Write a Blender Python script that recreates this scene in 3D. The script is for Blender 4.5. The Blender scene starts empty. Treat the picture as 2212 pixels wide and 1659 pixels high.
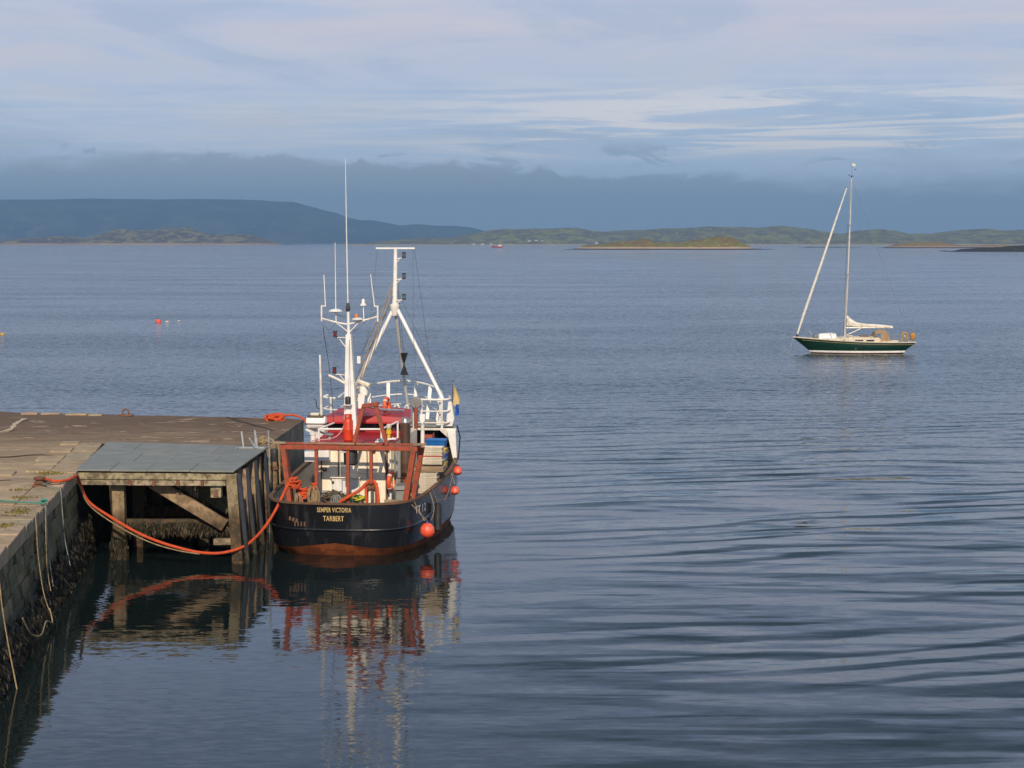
import bpy, bmesh, math, random
from mathutils import Vector, Matrix, noise as mnoise
R = math.radians
rnd = random.Random(7)
scene = bpy.context.scene
COL = scene.collection

def lin(r, g, b):
    f = lambda c: (c / 255 / 12.92) if c / 255 <= .04045 else ((c / 255 + .055) / 1.055) ** 2.4
    return (f(r), f(g), f(b), 1)

# ------------------------------------------------------------------ camera, sky, sun, exposure
cam = bpy.data.cameras.new('camera'); camo = bpy.data.objects.new('camera', cam); COL.objects.link(camo)
cam.sensor_width = 36; cam.lens = 36 * 4158 / 2212
cam.clip_start = .5; cam.clip_end = 60000
camo.location = (0, 0, 10.2)
camo.rotation_euler = (R(90) - math.atan(305.5 / 4158), 0, 0)
scene.camera = camo
scene.view_settings.view_transform = 'Standard'; scene.view_settings.look = 'None'
scene.view_settings.exposure = .08; scene.view_settings.gamma = 1; scene.view_settings.use_curve_mapping = False
scene.cycles.use_denoising = True
scene.cycles.max_bounces = 8; scene.cycles.volume_bounces = 0
scene.cycles.sample_clamp_indirect = 6

SUN_AZ, SUN_EL = R(3), R(33)          # sun behind the camera, a touch to the right
sdir = Vector((math.sin(SUN_AZ) * math.cos(SUN_EL), -math.cos(SUN_AZ) * math.cos(SUN_EL), math.sin(SUN_EL)))
sun = bpy.data.lights.new('sun', 'SUN'); suno = bpy.data.objects.new('sun', sun); COL.objects.link(suno)
sun.energy = 3.85; sun.angle = R(.5); sun.color = (1, .84, .65)
suno.rotation_euler = sdir.to_track_quat('Z', 'Y').to_euler()

class NT:
    """small node-tree writer"""
    def __init__(s, nt): s.nt = nt; nt.nodes.clear()
    def n(s, t, **kw):
        nd = s.nt.nodes.new(t)
        ins = kw.pop('ins', {})
        for k, v in kw.items(): setattr(nd, k, v)
        for k, v in ins.items():
            if hasattr(v, 'links'): s.nt.links.new(v, nd.inputs[k])
            else: nd.inputs[k].default_value = v
        return nd
    def math(s, op, a, b=0, c=None, clamp=False):
        ins = {0: a, 1: b}
        if c is not None: ins[2] = c
        return s.n('ShaderNodeMath', operation=op, use_clamp=clamp, ins=ins).outputs[0]
    def vmath(s, op, a, b=(0, 0, 0)):
        return s.n('ShaderNodeVectorMath', operation=op, ins={0: a, 1: b}).outputs[0]
    def noise(s, vec, scale=1, detail=4, rough=.55, dist=0):
        return s.n('ShaderNodeTexNoise', ins={'Vector': vec, 'Scale': scale, 'Detail': detail, 'Roughness': rough, 'Distortion': dist})
    def mix(s, f, a, b, blend='MIX'):
        nd = s.n('ShaderNodeMix', data_type='RGBA', blend_type=blend, clamp_factor=True)
        for k, v in ((0, f), (6, a), (7, b)):
            if hasattr(v, 'links'): s.nt.links.new(v, nd.inputs[k])
            else: nd.inputs[k].default_value = v
        return nd.outputs[2]
    def step(s, x, lo, hi):
        nd = s.n('ShaderNodeMapRange', interpolation_type='SMOOTHSTEP')
        for k, v in ((0, x), (1, lo), (2, hi), (3, 0.), (4, 1.)):
            if hasattr(v, 'links'): s.nt.links.new(v, nd.inputs[k])
            else: nd.inputs[k].default_value = v
        return nd.outputs[0]
    def ramp(s, x, stops, interp='LINEAR'):
        nd = s.n('ShaderNodeValToRGB'); nd.color_ramp.interpolation = interp
        el = nd.color_ramp.elements
        while len(el) < len(stops): el.new(.5)
        for e, (p, c) in zip(el, stops): e.position = p; e.color = c
        s.nt.links.new(x, nd.inputs[0]); return nd.outputs[0]
    def link(s, a, b): s.nt.links.new(a, b)

world = bpy.data.worlds.new('World'); scene.world = world; world.use_nodes = True
w = NT(world.node_tree)
sky = w.n('ShaderNodeTexSky', sky_type='NISHITA', sun_disc=False, sun_elevation=SUN_EL, sun_rotation=R(180) - SUN_AZ)
tc = w.n('ShaderNodeTexCoord').outputs['Generated']
sep = w.n('ShaderNodeSeparateXYZ', ins={0: tc})
dx, dy, dz = sep.outputs
up = w.math('MAXIMUM', dz, 0.0)
mp = lambda v, sx, sz, o=0.: w.n('ShaderNodeMapping', ins={'Vector': v, 'Scale': (sx, sx, sz), 'Location': (o, o, o)}).outputs[0]
K = 10.0                                # colours below are radiances; the background strength is 0.1
def kc(r, g, b, m=1.0):
    c = lin(r, g, b); return (c[0] * K * m, c[1] * K * m, c[2] * K * m, 1)
soft = w.noise(mp(tc, 4, 38), 1, 5, .5, .4).outputs[0]
fine = w.noise(mp(tc, 9, 95, 3.7), 1, 6, .6, .8).outputs[0]
big = w.noise(mp(tc, 2.2, 14, 9.1), 1, 3, .5).outputs[0]
upw = w.math('ADD', up, w.math('MULTIPLY', w.math('SUBTRACT', big, .5), .05))
veil = w.ramp(upw, [(0, kc(186, 208, 233)), (.045, kc(190, 210, 237)), (.075, kc(194, 207, 232)), (.115, kc(209, 205, 221)),
                    (.17, kc(200, 211, 240)), (.25, kc(172, 190, 228)), (.42, kc(120, 150, 182)), (1, kc(110, 136, 168))])
# thin blue gaps and pale streaks in the veil
gap = w.math('MULTIPLY', w.step(soft, .46, .70), .42)
c1 = w.mix(gap, veil, kc(158, 192, 228))
pale = w.math('MULTIPLY', w.step(fine, .50, .72), .42)
c1 = w.mix(pale, c1, kc(222, 217, 222))
mott = w.noise(mp(tc, 6.5, 34, 6.6), 1, 6, .62, .9).outputs[0]
cream = w.math('MULTIPLY', w.math('MULTIPLY', w.step(mott, .48, .66), .55), w.math('MULTIPLY', w.step(up, .045, .07), w.math('SUBTRACT', 1, w.step(up, .12, .2))))
c1 = w.mix(cream, c1, kc(220, 212, 216))
dull = w.math('MULTIPLY', w.step(mott, .50, .34), .45)
c1 = w.mix(dull, c1, kc(166, 184, 210))
# bright cirrus streaks low in the sky, stronger to the right
band = w.math('MULTIPLY', w.step(up, .040, .050), w.math('SUBTRACT', 1, w.step(up, .066, .090)))
side = w.step(dx, -.12, .08)
streak = w.noise(mp(tc, 5.5, 110, 1.3), 1, 8, .64, 1.3).outputs[0]
cir = w.math('MULTIPLY', w.math('MULTIPLY', band, w.math('MULTIPLY_ADD', side, .75, .25)), w.step(streak, .45, .59))
c2 = w.mix(w.math('MULTIPLY', cir, .9), c1, kc(244, 238, 238))
# the low grey-blue cloud bank with a lumpy upper edge
lump = w.noise(mp(tc, 34, 100, 5.3), 1, 7, .62, 1.1).outputs[0]
lump2 = w.noise(mp(tc, 13, 30, 2.2), 1, 3, .5).outputs[0]
edge = w.math('ADD', w.math('MULTIPLY_ADD', w.step(dx, -.17, .10), -.0135, .0475),
              w.math('ADD', w.math('MULTIPLY', w.math('SUBTRACT', lump, .5), .022), w.math('MULTIPLY', w.math('SUBTRACT', lump2, .5), .009)))
wid = w.math('MULTIPLY_ADD', w.step(w.math('ABSOLUTE', w.math('ADD', dx, .03)), .10, .22), .012, .0030)
bank = w.math('SUBTRACT', 1, w.step(up, w.math('SUBTRACT', edge, wid), w.math('ADD', edge, w.math('MULTIPLY', wid, .35))))
bankc = w.ramp(up, [(0, kc(144, 170, 196)), (.010, kc(142, 166, 189)), (.022, kc(141, 161, 181)), (.034, kc(145, 162, 181)), (.044, kc(160, 173, 191)), (.055, kc(168, 180, 200))])
bankc = w.mix(w.math('MULTIPLY', w.step(mott, .44, .66), .30), bankc, kc(146, 167, 190))
puffn = w.noise(mp(tc, 30, 75, 8.4), 1, 6, .6, .9).outputs[0]
puff = w.math('MULTIPLY', w.step(puffn, .56, .64), w.math('MULTIPLY', w.step(up, .036, .043), w.math('SUBTRACT', 1, w.step(up, .047, .053))))
c2 = w.mix(w.math('MULTIPLY', puff, .6), c2, kc(140, 162, 186))
c3 = w.mix(w.math('MULTIPLY', bank, .93), c2, bankc)
cloudy = w.mix(.88, sky.outputs[0], c3)
bg = w.n('ShaderNodeBackground', ins={'Color': cloudy, 'Strength': .1})
w.link(bg.outputs[0], w.n('ShaderNodeOutputWorld').inputs[0])

# ------------------------------------------------------------------ mesh builder and tagging helpers
def catmull(pts, n=6, closed=False):
    P = [Vector(p) for p in pts]; out = []; m = len(P)
    if m < 3 and not closed: return P
    for i in range(m if closed else m - 1):
        g = (lambda k: P[k % m]) if closed else (lambda k: P[max(0, min(m - 1, k))])
        a, b, c, d = g(i - 1), g(i), g(i + 1), g(i + 2)
        for j in range(n):
            t = j / n
            out.append(.5 * ((2 * b) + (c - a) * t + (2 * a - 5 * b + 4 * c - d) * t * t + (3 * b - a - 3 * c + d) * t ** 3))
    if not closed: out.append(P[-1])
    return out

class MB:
    def __init__(s): s.v = []; s.f = []
    def add(s, vs, fs):
        o = len(s.v); s.v += [tuple(v) for v in vs]; s.f += [tuple(o + i for i in f) for f in fs]; return s
    def hexa(s, p):                       # 4 bottom (ccw), 4 top
        return s.add(p, [(3, 2, 1, 0), (4, 5, 6, 7), (0, 1, 5, 4), (1, 2, 6, 5), (2, 3, 7, 6), (3, 0, 4, 7)])
    def box(s, c, d, rot=None):
        x, y, z = d[0] / 2, d[1] / 2, d[2] / 2
        p = [Vector(q) for q in ((-x, -y, -z), (x, -y, -z), (x, y, -z), (-x, y, -z), (-x, -y, z), (x, -y, z), (x, y, z), (-x, y, z))]
        if rot is not None: p = [rot @ q for q in p]
        return s.hexa([q + Vector(c) for q in p])
    def rng(s, x0, x1, y0, y1, z0, z1):
        return s.box(((x0 + x1) / 2, (y0 + y1) / 2, (z0 + z1) / 2), (x1 - x0, y1 - y0, z1 - z0))
    def beam(s, a, b, wd, dp, upv=(0, 0, 1)):   # rectangular bar between two points
        a, b = Vector(a), Vector(b); t = (b - a).normalized(); u = Vector(upv)
        if abs(t.dot(u)) > .98: u = Vector((0, 1, 0))
        sd = t.cross(u).normalized() * wd / 2; u2 = sd.cross(t).normalized() * dp / 2
        return s.hexa([a - sd - u2, a + sd - u2, a + sd + u2, a - sd + u2, b - sd - u2, b + sd - u2, b + sd + u2, b - sd + u2])
    def tube(s, pts, r, n=7, closed=False):
        P = [Vector(p) for p in pts]; m = len(P); rs = r if isinstance(r, (list, tuple)) else [r] * m
        vs = []; fs = []; ref = None
        for i, p in enumerate(P):
            t = (P[(i + 1) % m] - P[i - 1]) if closed else (P[min(i + 1, m - 1)] - P[max(i - 1, 0)])
            if t.length < 1e-9: t = Vector((0, 0, 1))
            t.normalize()
            if ref is None:
                ref = Vector((0, 0, 1)) if abs(t.z) < .9 else Vector((1, 0, 0))
            ref = (ref - t * ref.dot(t))
            if ref.length < 1e-6: ref = t.orthogonal()
            ref.normalize(); bi = t.cross(ref)
            for k in range(n):
                a = 2 * math.pi * k / n
                vs.append(p + (ref * math.cos(a) + bi * math.sin(a)) * rs[i])
        for i in range(m if closed else m - 1):
            for k in range(n):
                j = (i + 1) % m
                fs.append((i * n + k, i * n + (k + 1) % n, j * n + (k + 1) % n, j * n + k))
        if not closed:
            fs.append(tuple(range(n - 1, -1, -1))); fs.append(tuple((m - 1) * n + k for k in range(n)))
        return s.add(vs, fs)
    def cyl(s, a, b, r0, r1=None, n=10): return s.tube([a, b], [r0, r0 if r1 is None else r1], n)
    def lathe(s, prof, c=(0, 0, 0), n=16, rot=None):
        vs = []; fs = []
        for r, z in prof:
            for k in range(n):
                a = 2 * math.pi * k / n; q = Vector((r * math.cos(a), r * math.sin(a), z))
                if rot is not None: q = rot @ q
                vs.append(q + Vector(c))
        m = len(prof)
        for i in range(m - 1):
            for k in range(n): fs.append((i * n + k, i * n + (k + 1) % n, (i + 1) * n + (k + 1) % n, (i + 1) * n + k))
        fs.append(tuple(range(n - 1, -1, -1))); fs.append(tuple((m - 1) * n + k for k in range(n)))
        return s.add(vs, fs)
    def ball(s, c, r, n=16, m=10, sx=1, sy=1, sz=1):
        prof = [(max(1e-3, math.sin(math.pi * i / m)) * r, -math.cos(math.pi * i / m) * r) for i in range(m + 1)]
        return s.lathe(prof, c, n, Matrix.Diagonal((sx, sy, sz)))
    def torus(s, c, R0, r, rot=None, n=20, k=8, jit=0):
        pts = []
        for i in range(n):
            a = 2 * math.pi * i / n; q = Vector((math.cos(a) * R0, math.sin(a) * R0, 0)) * (1 + rnd.uniform(-jit, jit))
            q.z += rnd.uniform(-jit, jit) * R0
            pts.append((rot @ q if rot is not None else q) + Vector(c))
        return s.tube(pts, r, k, True)
    def grid(s, rows, closed=False, flip=False):
        n = len(rows[0]); vs = [p for r in rows for p in r]; fs = []
        for i in range(len(rows) - 1):
            for k in range(n if closed else n - 1):
                q = (i * n + k, i * n + (k + 1) % n, (i + 1) * n + (k + 1) % n, (i + 1) * n + k)
                fs.append(q[::-1] if flip else q)
        return s.add(vs, fs)
    def sheet(s, rows, th):               # a grid given thickness along -z
        s.grid(rows); s.grid([[(p[0], p[1], p[2] - th) for p in r] for r in rows], flip=True)
        loop = rows[0] + [r[-1] for r in rows[1:]] + rows[-1][-2::-1] + [r[0] for r in rows[-2:0:-1]]
        s.grid([[(p[0], p[1], p[2] - th) for p in loop], list(loop)], closed=True); return s
    def prism(s, poly, y0, y1):           # x,z polygon extruded along y
        n = len(poly)
        vs = [(p[0], y0, p[1]) for p in poly] + [(p[0], y1, p[1]) for p in poly]
        return s.add(vs, [tuple(range(n)), tuple(range(2 * n - 1, n - 1, -1))] + [(i, n + i, n + (i + 1) % n, (i + 1) % n) for i in range(n)])
    def mesh(s, name, m, smooth=True):
        me = bpy.data.meshes.new(name); me.from_pydata(s.v, [], s.f); me.materials.append(m)
        bm = bmesh.new(); bm.from_mesh(me); bmesh.ops.recalc_face_normals(bm, faces=bm.faces); bm.to_mesh(me); bm.free()
        if smooth:
            me.polygons.foreach_set('use_smooth', [True] * len(me.polygons)); me.set_sharp_from_angle(angle=R(38))
        me.update(); return me
    def build(s, name, m, parent=None, smooth=True, bevel=0):
        o = bpy.data.objects.new(name, s.mesh(name, m, smooth)); COL.objects.link(o)
        if parent is not None: o.parent = parent
        if bevel:
            b = o.modifiers.new('bevel', 'BEVEL'); b.width = bevel; b.segments = 2; b.limit_method = 'ANGLE'
        return o

def tag(o, label=None, cat=None, group=None, kind=None):
    if label: o['label'] = label
    if cat: o['category'] = cat
    if group: o['group'] = group
    if kind: o['kind'] = kind
    return o
def thing(name, label, cat, loc=(0, 0, 0), rotz=0, group=None):
    o = bpy.data.objects.new(name, None); COL.objects.link(o); o.empty_display_size = .2
    o.location = loc; o.rotation_euler = (0, 0, rotz)
    return tag(o, label, cat, group)
def dup(o, loc=None, rotz=None, label=None):
    c = o.copy(); COL.objects.link(c)
    if loc is not None: c.location = loc
    if rotz is not None: c.rotation_euler = (0, 0, rotz)
    if label: c['label'] = label
    for ch in list(o.children):
        d = ch.copy(); COL.objects.link(d); d.parent = c
        for g in list(ch.children):
            e = g.copy(); COL.objects.link(e); e.parent = d
    return c

# ------------------------------------------------------------------ materials
MATS = {}
def material(name):
    m = bpy.data.materials.new(name); m.use_nodes = True; return m, NT(m.node_tree)
def worn(name, base, alt=None, scale=3.0, rough=.6, metal=0, bump=.0, rust=0.0, rustc=(.16, .055, .022, 1), stretch=(1, 1, 1), amount=(.42, .62), vary=0, bscale=4, spec=.5, coat=0):
    """painted or bare surface: two tones broken up by noise, optional rust/dirt blotches and fine relief"""
    m, t = material(name)
    co = t.n('ShaderNodeTexCoord').outputs['Object']
    v = t.n('ShaderNodeMapping', ins={'Vector': co, 'Scale': stretch}).outputs[0]
    nz = t.noise(v, scale, 6, .62, .3).outputs[0]
    alt = alt or tuple(c * .72 for c in base[:3]) + (1,)
    col = t.mix(t.step(nz, *amount), base, alt)
    if rust:
        n2 = t.noise(t.vmath('MULTIPLY', co, (stretch[0], stretch[1], stretch[2] * .5)), scale * 2.3, 7, .7, .5).outputs[0]
        col = t.mix(t.math('MULTIPLY', t.step(n2, .72 - .32 * rust, .80 - .22 * rust), .85), col, rustc)
    if vary:
        rr = t.n('ShaderNodeObjectInfo').outputs['Random']
        col = t.mix(1, col, t.ramp(rr, [(0, (1 - vary, 1 - vary, 1 - vary, 1)), (1, (1 + vary, 1 + vary * .95, 1 + vary * .85, 1))]), 'MULTIPLY')
    bs = t.n('ShaderNodeBsdfPrincipled', ins={'Base Color': col, 'Metallic': metal, 'Roughness': rough, 'Specular IOR Level': spec, 'Coat Weight': coat})
    if bump:
        b = t.n('ShaderNodeBump', ins={'Height': t.noise(v, scale * bscale, 5, .65).outputs[0], 'Strength': 1, 'Distance': bump})
        t.link(b.outputs[0], bs.inputs['Normal'])
    t.link(bs.outputs[0], t.n('ShaderNodeOutputMaterial').inputs[0])
    MATS[name] = m; return m

white = worn('white_paint', (.76, .74, .69, 1), (.60, .55, .48, 1), 2.5, .45, rust=.30, rustc=(.30, .16, .08, 1))
white_clean = worn('white_gloss', (.80, .79, .76, 1), (.70, .68, .64, 1), 2, .35)
cream = worn('cream_paint', (.88, .80, .64, 1), (.78, .68, .52, 1), 1.6, .5, rust=.30, rustc=(.22, .13, .07, 1), stretch=(2, 2, .5))
redp = worn('red_oxide_paint', (.36, .056, .022, 1), (.22, .046, .020, 1), 5, .65, rustc=(.20, .075, .028, 1), rust=.75, bump=.004)
roofred = worn('red_roof_paint', (.40, .010, .014, 1), (.31, .014, .018, 1), 2.2, .5, rust=.1, rustc=(.25, .06, .05, 1))
gasred = worn('gas_orange', (.62, .050, .012, 1), (.55, .05, .015, 1), 3, .4)
blackhull = worn('black_hull_paint', (.0075, .0085, .011, 1), (.030, .030, .032, 1), 1.8, .26, amount=(.52, .70), rust=.22, rustc=(.075, .036, .020, 1), stretch=(1.6, 1.6, .30), coat=.2, bump=.012, bscale=.8)
antifoul = worn('red_antifouling', (.29, .080, .020, 1), (.15, .036, .014, 1), 2.2, .7, rust=.55, rustc=(.10, .04, .018, 1), bump=.006)
darkmetal = worn('dark_metal', (.025, .025, .027, 1), (.05, .045, .04, 1), 3, .55)
blackrub = worn('black_rubber', (.014, .014, .015, 1), (.028, .028, .028, 1), 4, .6)
galv = worn('galvanised_steel', (.42, .44, .46, 1), (.33, .34, .35, 1), 5, .45, metal=.4, rust=.15)
greydeck = worn('grey_deck_paint', (.25, .25, .24, 1), (.18, .18, .17, 1), 2, .6, rust=.2)
exh = worn('brown_exhaust_steel', (.085, .045, .028, 1), (.13, .08, .05, 1), 2, .45, metal=.3, rust=.3)
chrome = worn('polished_steel', (.55, .50, .42, 1), (.40, .36, .30, 1), 3, .25, metal=.9)
plank = worn('weathered_plank', (.34, .25, .15, 1), (.22, .15, .09, 1), 2, .8, stretch=(.4, 4, 4), bump=.006)
caprust = worn('rusty_cap', (.10, .060, .035, 1), (.16, .075, .035, 1), 4, .75, rust=.4, bump=.005)
orope = worn('orange_rope_fibre', (.58, .070, .012, 1), (.42, .06, .016, 1), 9, .8, bump=.006)
brope = worn('beige_rope_fibre', (.34, .25, .14, 1), (.20, .15, .085, 1), 8, .85, bump=.004)
drope = worn('dark_rope_fibre', (.13, .09, .05, 1), (.07, .06, .05, 1), 8, .85, bump=.004)
grope = worn('green_rope_fibre', (.035, .26, .19, 1), (.06, .17, .13, 1), 8, .8, bump=.004)
grerope = worn('grey_rope_fibre', (.24, .25, .24, 1), (.16, .17, .16, 1), 8, .85, bump=.004)
buoyor = worn('orange_buoy_vinyl', (.78, .080, .036, 1), (.66, .15, .085, 1), 5, .45, rust=.2, rustc=(.40, .10, .06, 1))
blueplas = worn('blue_plastic', (.012, .13, .42, 1), (.012, .10, .33, 1), 2, .4)
yellplas = worn('yellow_plastic', (.62, .38, .02, 1), (.5, .32, .03, 1), 2, .45)
boxplas = worn('white_box_plastic', (.66, .60, .49, 1), (.52, .46, .36, 1), 2.5, .5, rust=.2, rustc=(.28, .22, .15, 1))
redplas = worn('red_plastic', (.50, .03, .02, 1), None, 2, .45)
greyplas = worn('grey_plastic', (.20, .20, .20, 1), (.15, .15, .145, 1), 3, .5)
glass = worn('dark_window_glass', (.012, .014, .018, 1), (.018, .020, .024, 1), 1, .08)
lampred = worn('red_lamp_glass', (.16, .012, .015, 1), None, 2, .2)
lampgreen = worn('clear_lamp_glass', (.10, .12, .12, 1), None, 2, .15)
gold = worn('gold_lettering', (.60, .42, .17, 1), None, 6, .5)
whitelet = worn('white_lettering', (.62, .60, .56, 1), None, 6, .5)
amber = worn('amber_lens', (.6, .16, .02, 1), None, 3, .3)
flagy = worn('faded_yellow_cloth', (.58, .45, .20, 1), (.5, .4, .24, 1), 4, .9)
flagb = worn('blue_cloth', (.02, .10, .42, 1), None, 4, .9)
greenhull = worn('green_yacht_gelcoat', (.0065, .034, .025, 1), (.008, .040, .030, 1), .6, .25, coat=.2)
yachtred = worn('dark_red_antifouling', (.09, .022, .02, 1), None, 2, .6)
yachtdeck = worn('yacht_cream_deck', (.62, .54, .42, 1), (.55, .47, .36, 1), 1.4, .5)
sailcloth = worn('white_sailcloth', (.74, .70, .62, 1), (.62, .57, .48, 1), 1.6, .85, bump=.02, stretch=(1, 1, 3))
tanc = worn('tan_canvas', (.36, .24, .13, 1), (.30, .20, .11, 1), 2, .9)
silver = worn('anodised_mast', (.60, .58, .54, 1), (.52, .50, .46, 1), 2, .4, metal=.2)
teak = worn('teak_trim', (.22, .13, .07, 1), None, 4, .7)
stainless = worn('stainless_wire', (.40, .40, .40, 1), None, 4, .35, metal=.7)
rig = worn('dark_rigging', (.10, .10, .105, 1), None, 4, .5)
netgreen = worn('green_net', (.03, .10, .06, 1), (.05, .07, .05, 1), 8, .9)
netyel = worn('yellow_net', (.48, .46, .03, 1), (.30, .34, .05, 1), 8, .8)
flourange = worn('orange_lifebuoy', (.78, .10, .02, 1), None, 3, .5)
tape = worn('white_reflective_tape', (.7, .68, .64, 1), None, 3, .4)

def sea_stone(name, base, alt, wet, moss, vary, bump=.012, scale=2.2, level=1.35):
    """stone, concrete or timber standing in the tide: its own tone above, algae and wet growth near the water (by height)"""
    m, t = material(name)
    gp = t.n('ShaderNodeNewGeometry').outputs['Position']
    co = t.n('ShaderNodeTexCoord').outputs['Object']
    z = t.n('ShaderNodeSeparateXYZ', ins={0: gp}).outputs[2]
    n1 = t.noise(gp, scale, 7, .65, .3).outputs[0]
    n2 = t.noise(t.vmath('MULTIPLY', gp, (1.3, 1.3, .5)), 1.5, 5, .6).outputs[0]
    col = t.mix(t.step(n1, .40, .62), base, alt)
    rr = t.n('ShaderNodeObjectInfo').outputs['Random']
    if vary:
        tint = t.ramp(rr, [(0, (1 - vary, 1 - vary * .8, 1 - vary, 1)), (.35, (1, .95, .85, 1)), (.6, (.82, .95, .85, 1)), (.8, (1.0, .92, 1.0, 1)), (1, (1 + vary, 1 + vary * .8, 1 + vary * .55, 1))])
        col = t.mix(1, col, tint, 'MULTIPLY')
    zz = t.math('ADD', z, t.math('MULTIPLY', t.math('SUBTRACT', n2, .5), 1.6))
    zone = t.math('SUBTRACT', 1, t.step(zz, level - .35, level + .35))
    growth = t.mix(t.step(t.noise(gp, 6, 5, .65).outputs[0], .42, .6), wet, moss)
    col = t.mix(t.math('MULTIPLY', zone, .92), col, growth)
    stain = t.step(t.noise(t.vmath('MULTIPLY', gp, (2.6, 2.6, .35)), 1.4, 5, .65).outputs[0], .55, .68)
    col = t.mix(t.math('MULTIPLY', stain, .5), col, tuple(c * .35 for c in base[:3]) + (1,))
    bs = t.n('ShaderNodeBsdfPrincipled', ins={'Base Color': col, 'Roughness': .85})
    b = t.n('ShaderNodeBump', ins={'Height': t.noise(gp, 9, 7, .7).outputs[0], 'Strength': 1, 'Distance': bump})
    t.link(b.outputs[0], bs.inputs['Normal'])
    t.link(bs.outputs[0], t.n('ShaderNodeOutputMaterial').inputs[0]); return m

WET = (.016, .014, .011, 1); MOSS = (.050, .042, .014, 1); OCHRE = (.105, .052, .016, 1)
wallstone = sea_stone('quay_wall_stone', (.20, .155, .078, 1), (.105, .088, .048, 1), WET, MOSS, .42, .02, level=1.25)
mortar = sea_stone('quay_core', (.035, .031, .024, 1), (.022, .020, .017, 1), WET, MOSS, 0, .03, level=1.2)
outer = sea_stone('quay_concrete_face', (.20, .17, .135, 1), (.12, .105, .085, 1), WET, (.035, .06, .02, 1), 0, .02, 1.1, level=1.5)
coping_m = sea_stone('coping_stone', (.40, .295, .185, 1), (.29, .215, .135, 1), WET, MOSS, .14, .012, level=.2)
postm = sea_stone('weathered_timber', (.33, .24, .155, 1), (.17, .115, .070, 1), (.026, .021, .012, 1), OCHRE, .10, .008, 3.5, level=1.4)
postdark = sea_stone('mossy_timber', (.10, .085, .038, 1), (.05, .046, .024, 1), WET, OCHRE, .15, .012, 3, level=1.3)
steelpost = sea_stone('blue_grey_fender_steel', (.030, .040, .060, 1), (.022, .028, .040, 1), WET, MOSS, 0, .004, 2, level=.7)
fasciam = sea_stone('lichen_timber', (.38, .31, .21, 1), (.13, .10, .065, 1), WET, MOSS, .06, .008, 5, level=.2)
decking = worn('grey_deck_panel', (.175, .182, .160, 1), (.215, .215, .185, 1), 1.3, .65, vary=.06, rust=.25, rustc=(.125, .125, .10, 1), bump=.004)
rustbracket = worn('rusty_bracket', (.14, .055, .028, 1), (.20, .10, .06, 1), 5, .85, bump=.006)

# quay top: worn concrete with pale scoured streaks, dark tar patches and cracks
quaytop, t = material('quay_concrete_top')
gp = t.n('ShaderNodeNewGeometry').outputs['Position']
a = t.noise(t.vmath('MULTIPLY', gp, (.14, .42, 1)), 1, 6, .62, .6).outputs[0]
b_ = t.noise(t.vmath('MULTIPLY', gp, (.5, 1.1, 1)), 1, 7, .68, .8).outputs[0]
f_ = t.noise(gp, 5, 6, .7).outputs[0]
yv = t.n('ShaderNodeSeparateXYZ', ins={0: gp}).outputs
far_ = t.step(t.math('ADD', yv[1], t.math('MULTIPLY', t.math('SUBTRACT', b_, .5), 30)), 60, 78)
col = t.mix(t.step(a, .38, .62), (.43, .305, .175, 1), (.30, .21, .12, 1))
col = t.mix(t.math('MULTIPLY', far_, .9), col, (.090, .047, .021, 1))
col = t.mix(t.math('MULTIPLY', t.step(b_, .57, .66), .75), col, (.50, .375, .24, 1))
col = t.mix(t.math('MULTIPLY', t.step(b_, .44, .36), .55), col, (.13, .098, .072, 1))
col = t.mix(t.math('MULTIPLY', t.step(f_, .5, .72), .4), col, (.15, .115, .085, 1))
bs = t.n('ShaderNodeBsdfPrincipled', ins={'Base Color': col, 'Roughness': .9})
h = t.math('ADD', t.math('MULTIPLY', b_, .05), t.math('MULTIPLY', f_, .02))
bp = t.n('ShaderNodeBump', ins={'Height': h, 'Strength': 1, 'Distance': 1.}); t.link(bp.outputs[0], bs.inputs['Normal'])
t.link(bs.outputs[0], t.n('ShaderNodeOutputMaterial').inputs[0])
slab_m = worn('worn_paving', (.38, .275, .165, 1), (.28, .20, .12, 1), 1.2, .9, vary=.12, bump=.02)

# ------------------------------------------------------------------ water
sea, t = material('sea_water')
pos = t.n('ShaderNodeNewGeometry').outputs['Position']
px, py, pz = t.n('ShaderNodeSeparateXYZ', ins={0: pos}).outputs
def slope(sx, sy, detail, ang, rough=.5, dist=0., off=0.):
    r = t.n('ShaderNodeMapping', ins={'Vector': pos, 'Rotation': (0, 0, ang), 'Scale': (sx, sy, 1), 'Location': (off, off, 0)}).outputs[0]
    c = t.noise(r, 1, detail, rough, dist).outputs['Color']
    return t.vmath('SUBTRACT', c, (.5, .5, .5))
calm = t.math('MULTIPLY', t.math('SUBTRACT', 1, t.step(px, -6., 7.)), t.math('SUBTRACT', 1, t.step(py, 68., 105.)))   # lee of the quay
patch = t.noise(t.vmath('MULTIPLY', pos, (.012, .035, 0)), 1, 4, .55).outputs[0]
lay = lambda v, ax, ay: t.vmath('MULTIPLY', v, (ax, ay, 0))
def ridged(sx, sy, detail, ang, off, lo, hi, amp, dist=.3):
    """glassy swell: mostly flat water with long narrow faces tilted to the shore side"""
    r = t.n('ShaderNodeMapping', ins={'Vector': pos, 'Rotation': (0, 0, ang), 'Scale': (sx, sy, 1), 'Location': (off, off, 0)}).outputs[0]
    n_ = t.noise(r, 1, detail, .5, dist).outputs[0]
    k_ = t.math('ADD', t.math('MULTIPLY', t.step(n_, lo, hi), -amp), t.math('MULTIPLY', t.math('SUBTRACT', n_, .5), -.12))
    return t.n('ShaderNodeCombineXYZ', ins={0: t.math('MULTIPLY', k_, .12), 1: k_, 2: 0.}).outputs[0]
swell = ridged(.18, 1.15, 3, R(-17), 0., .545, .65, .11, .5)
swell2 = ridged(.10, .60, 3, R(9), 4., .54, .70, .08, .5)
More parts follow.
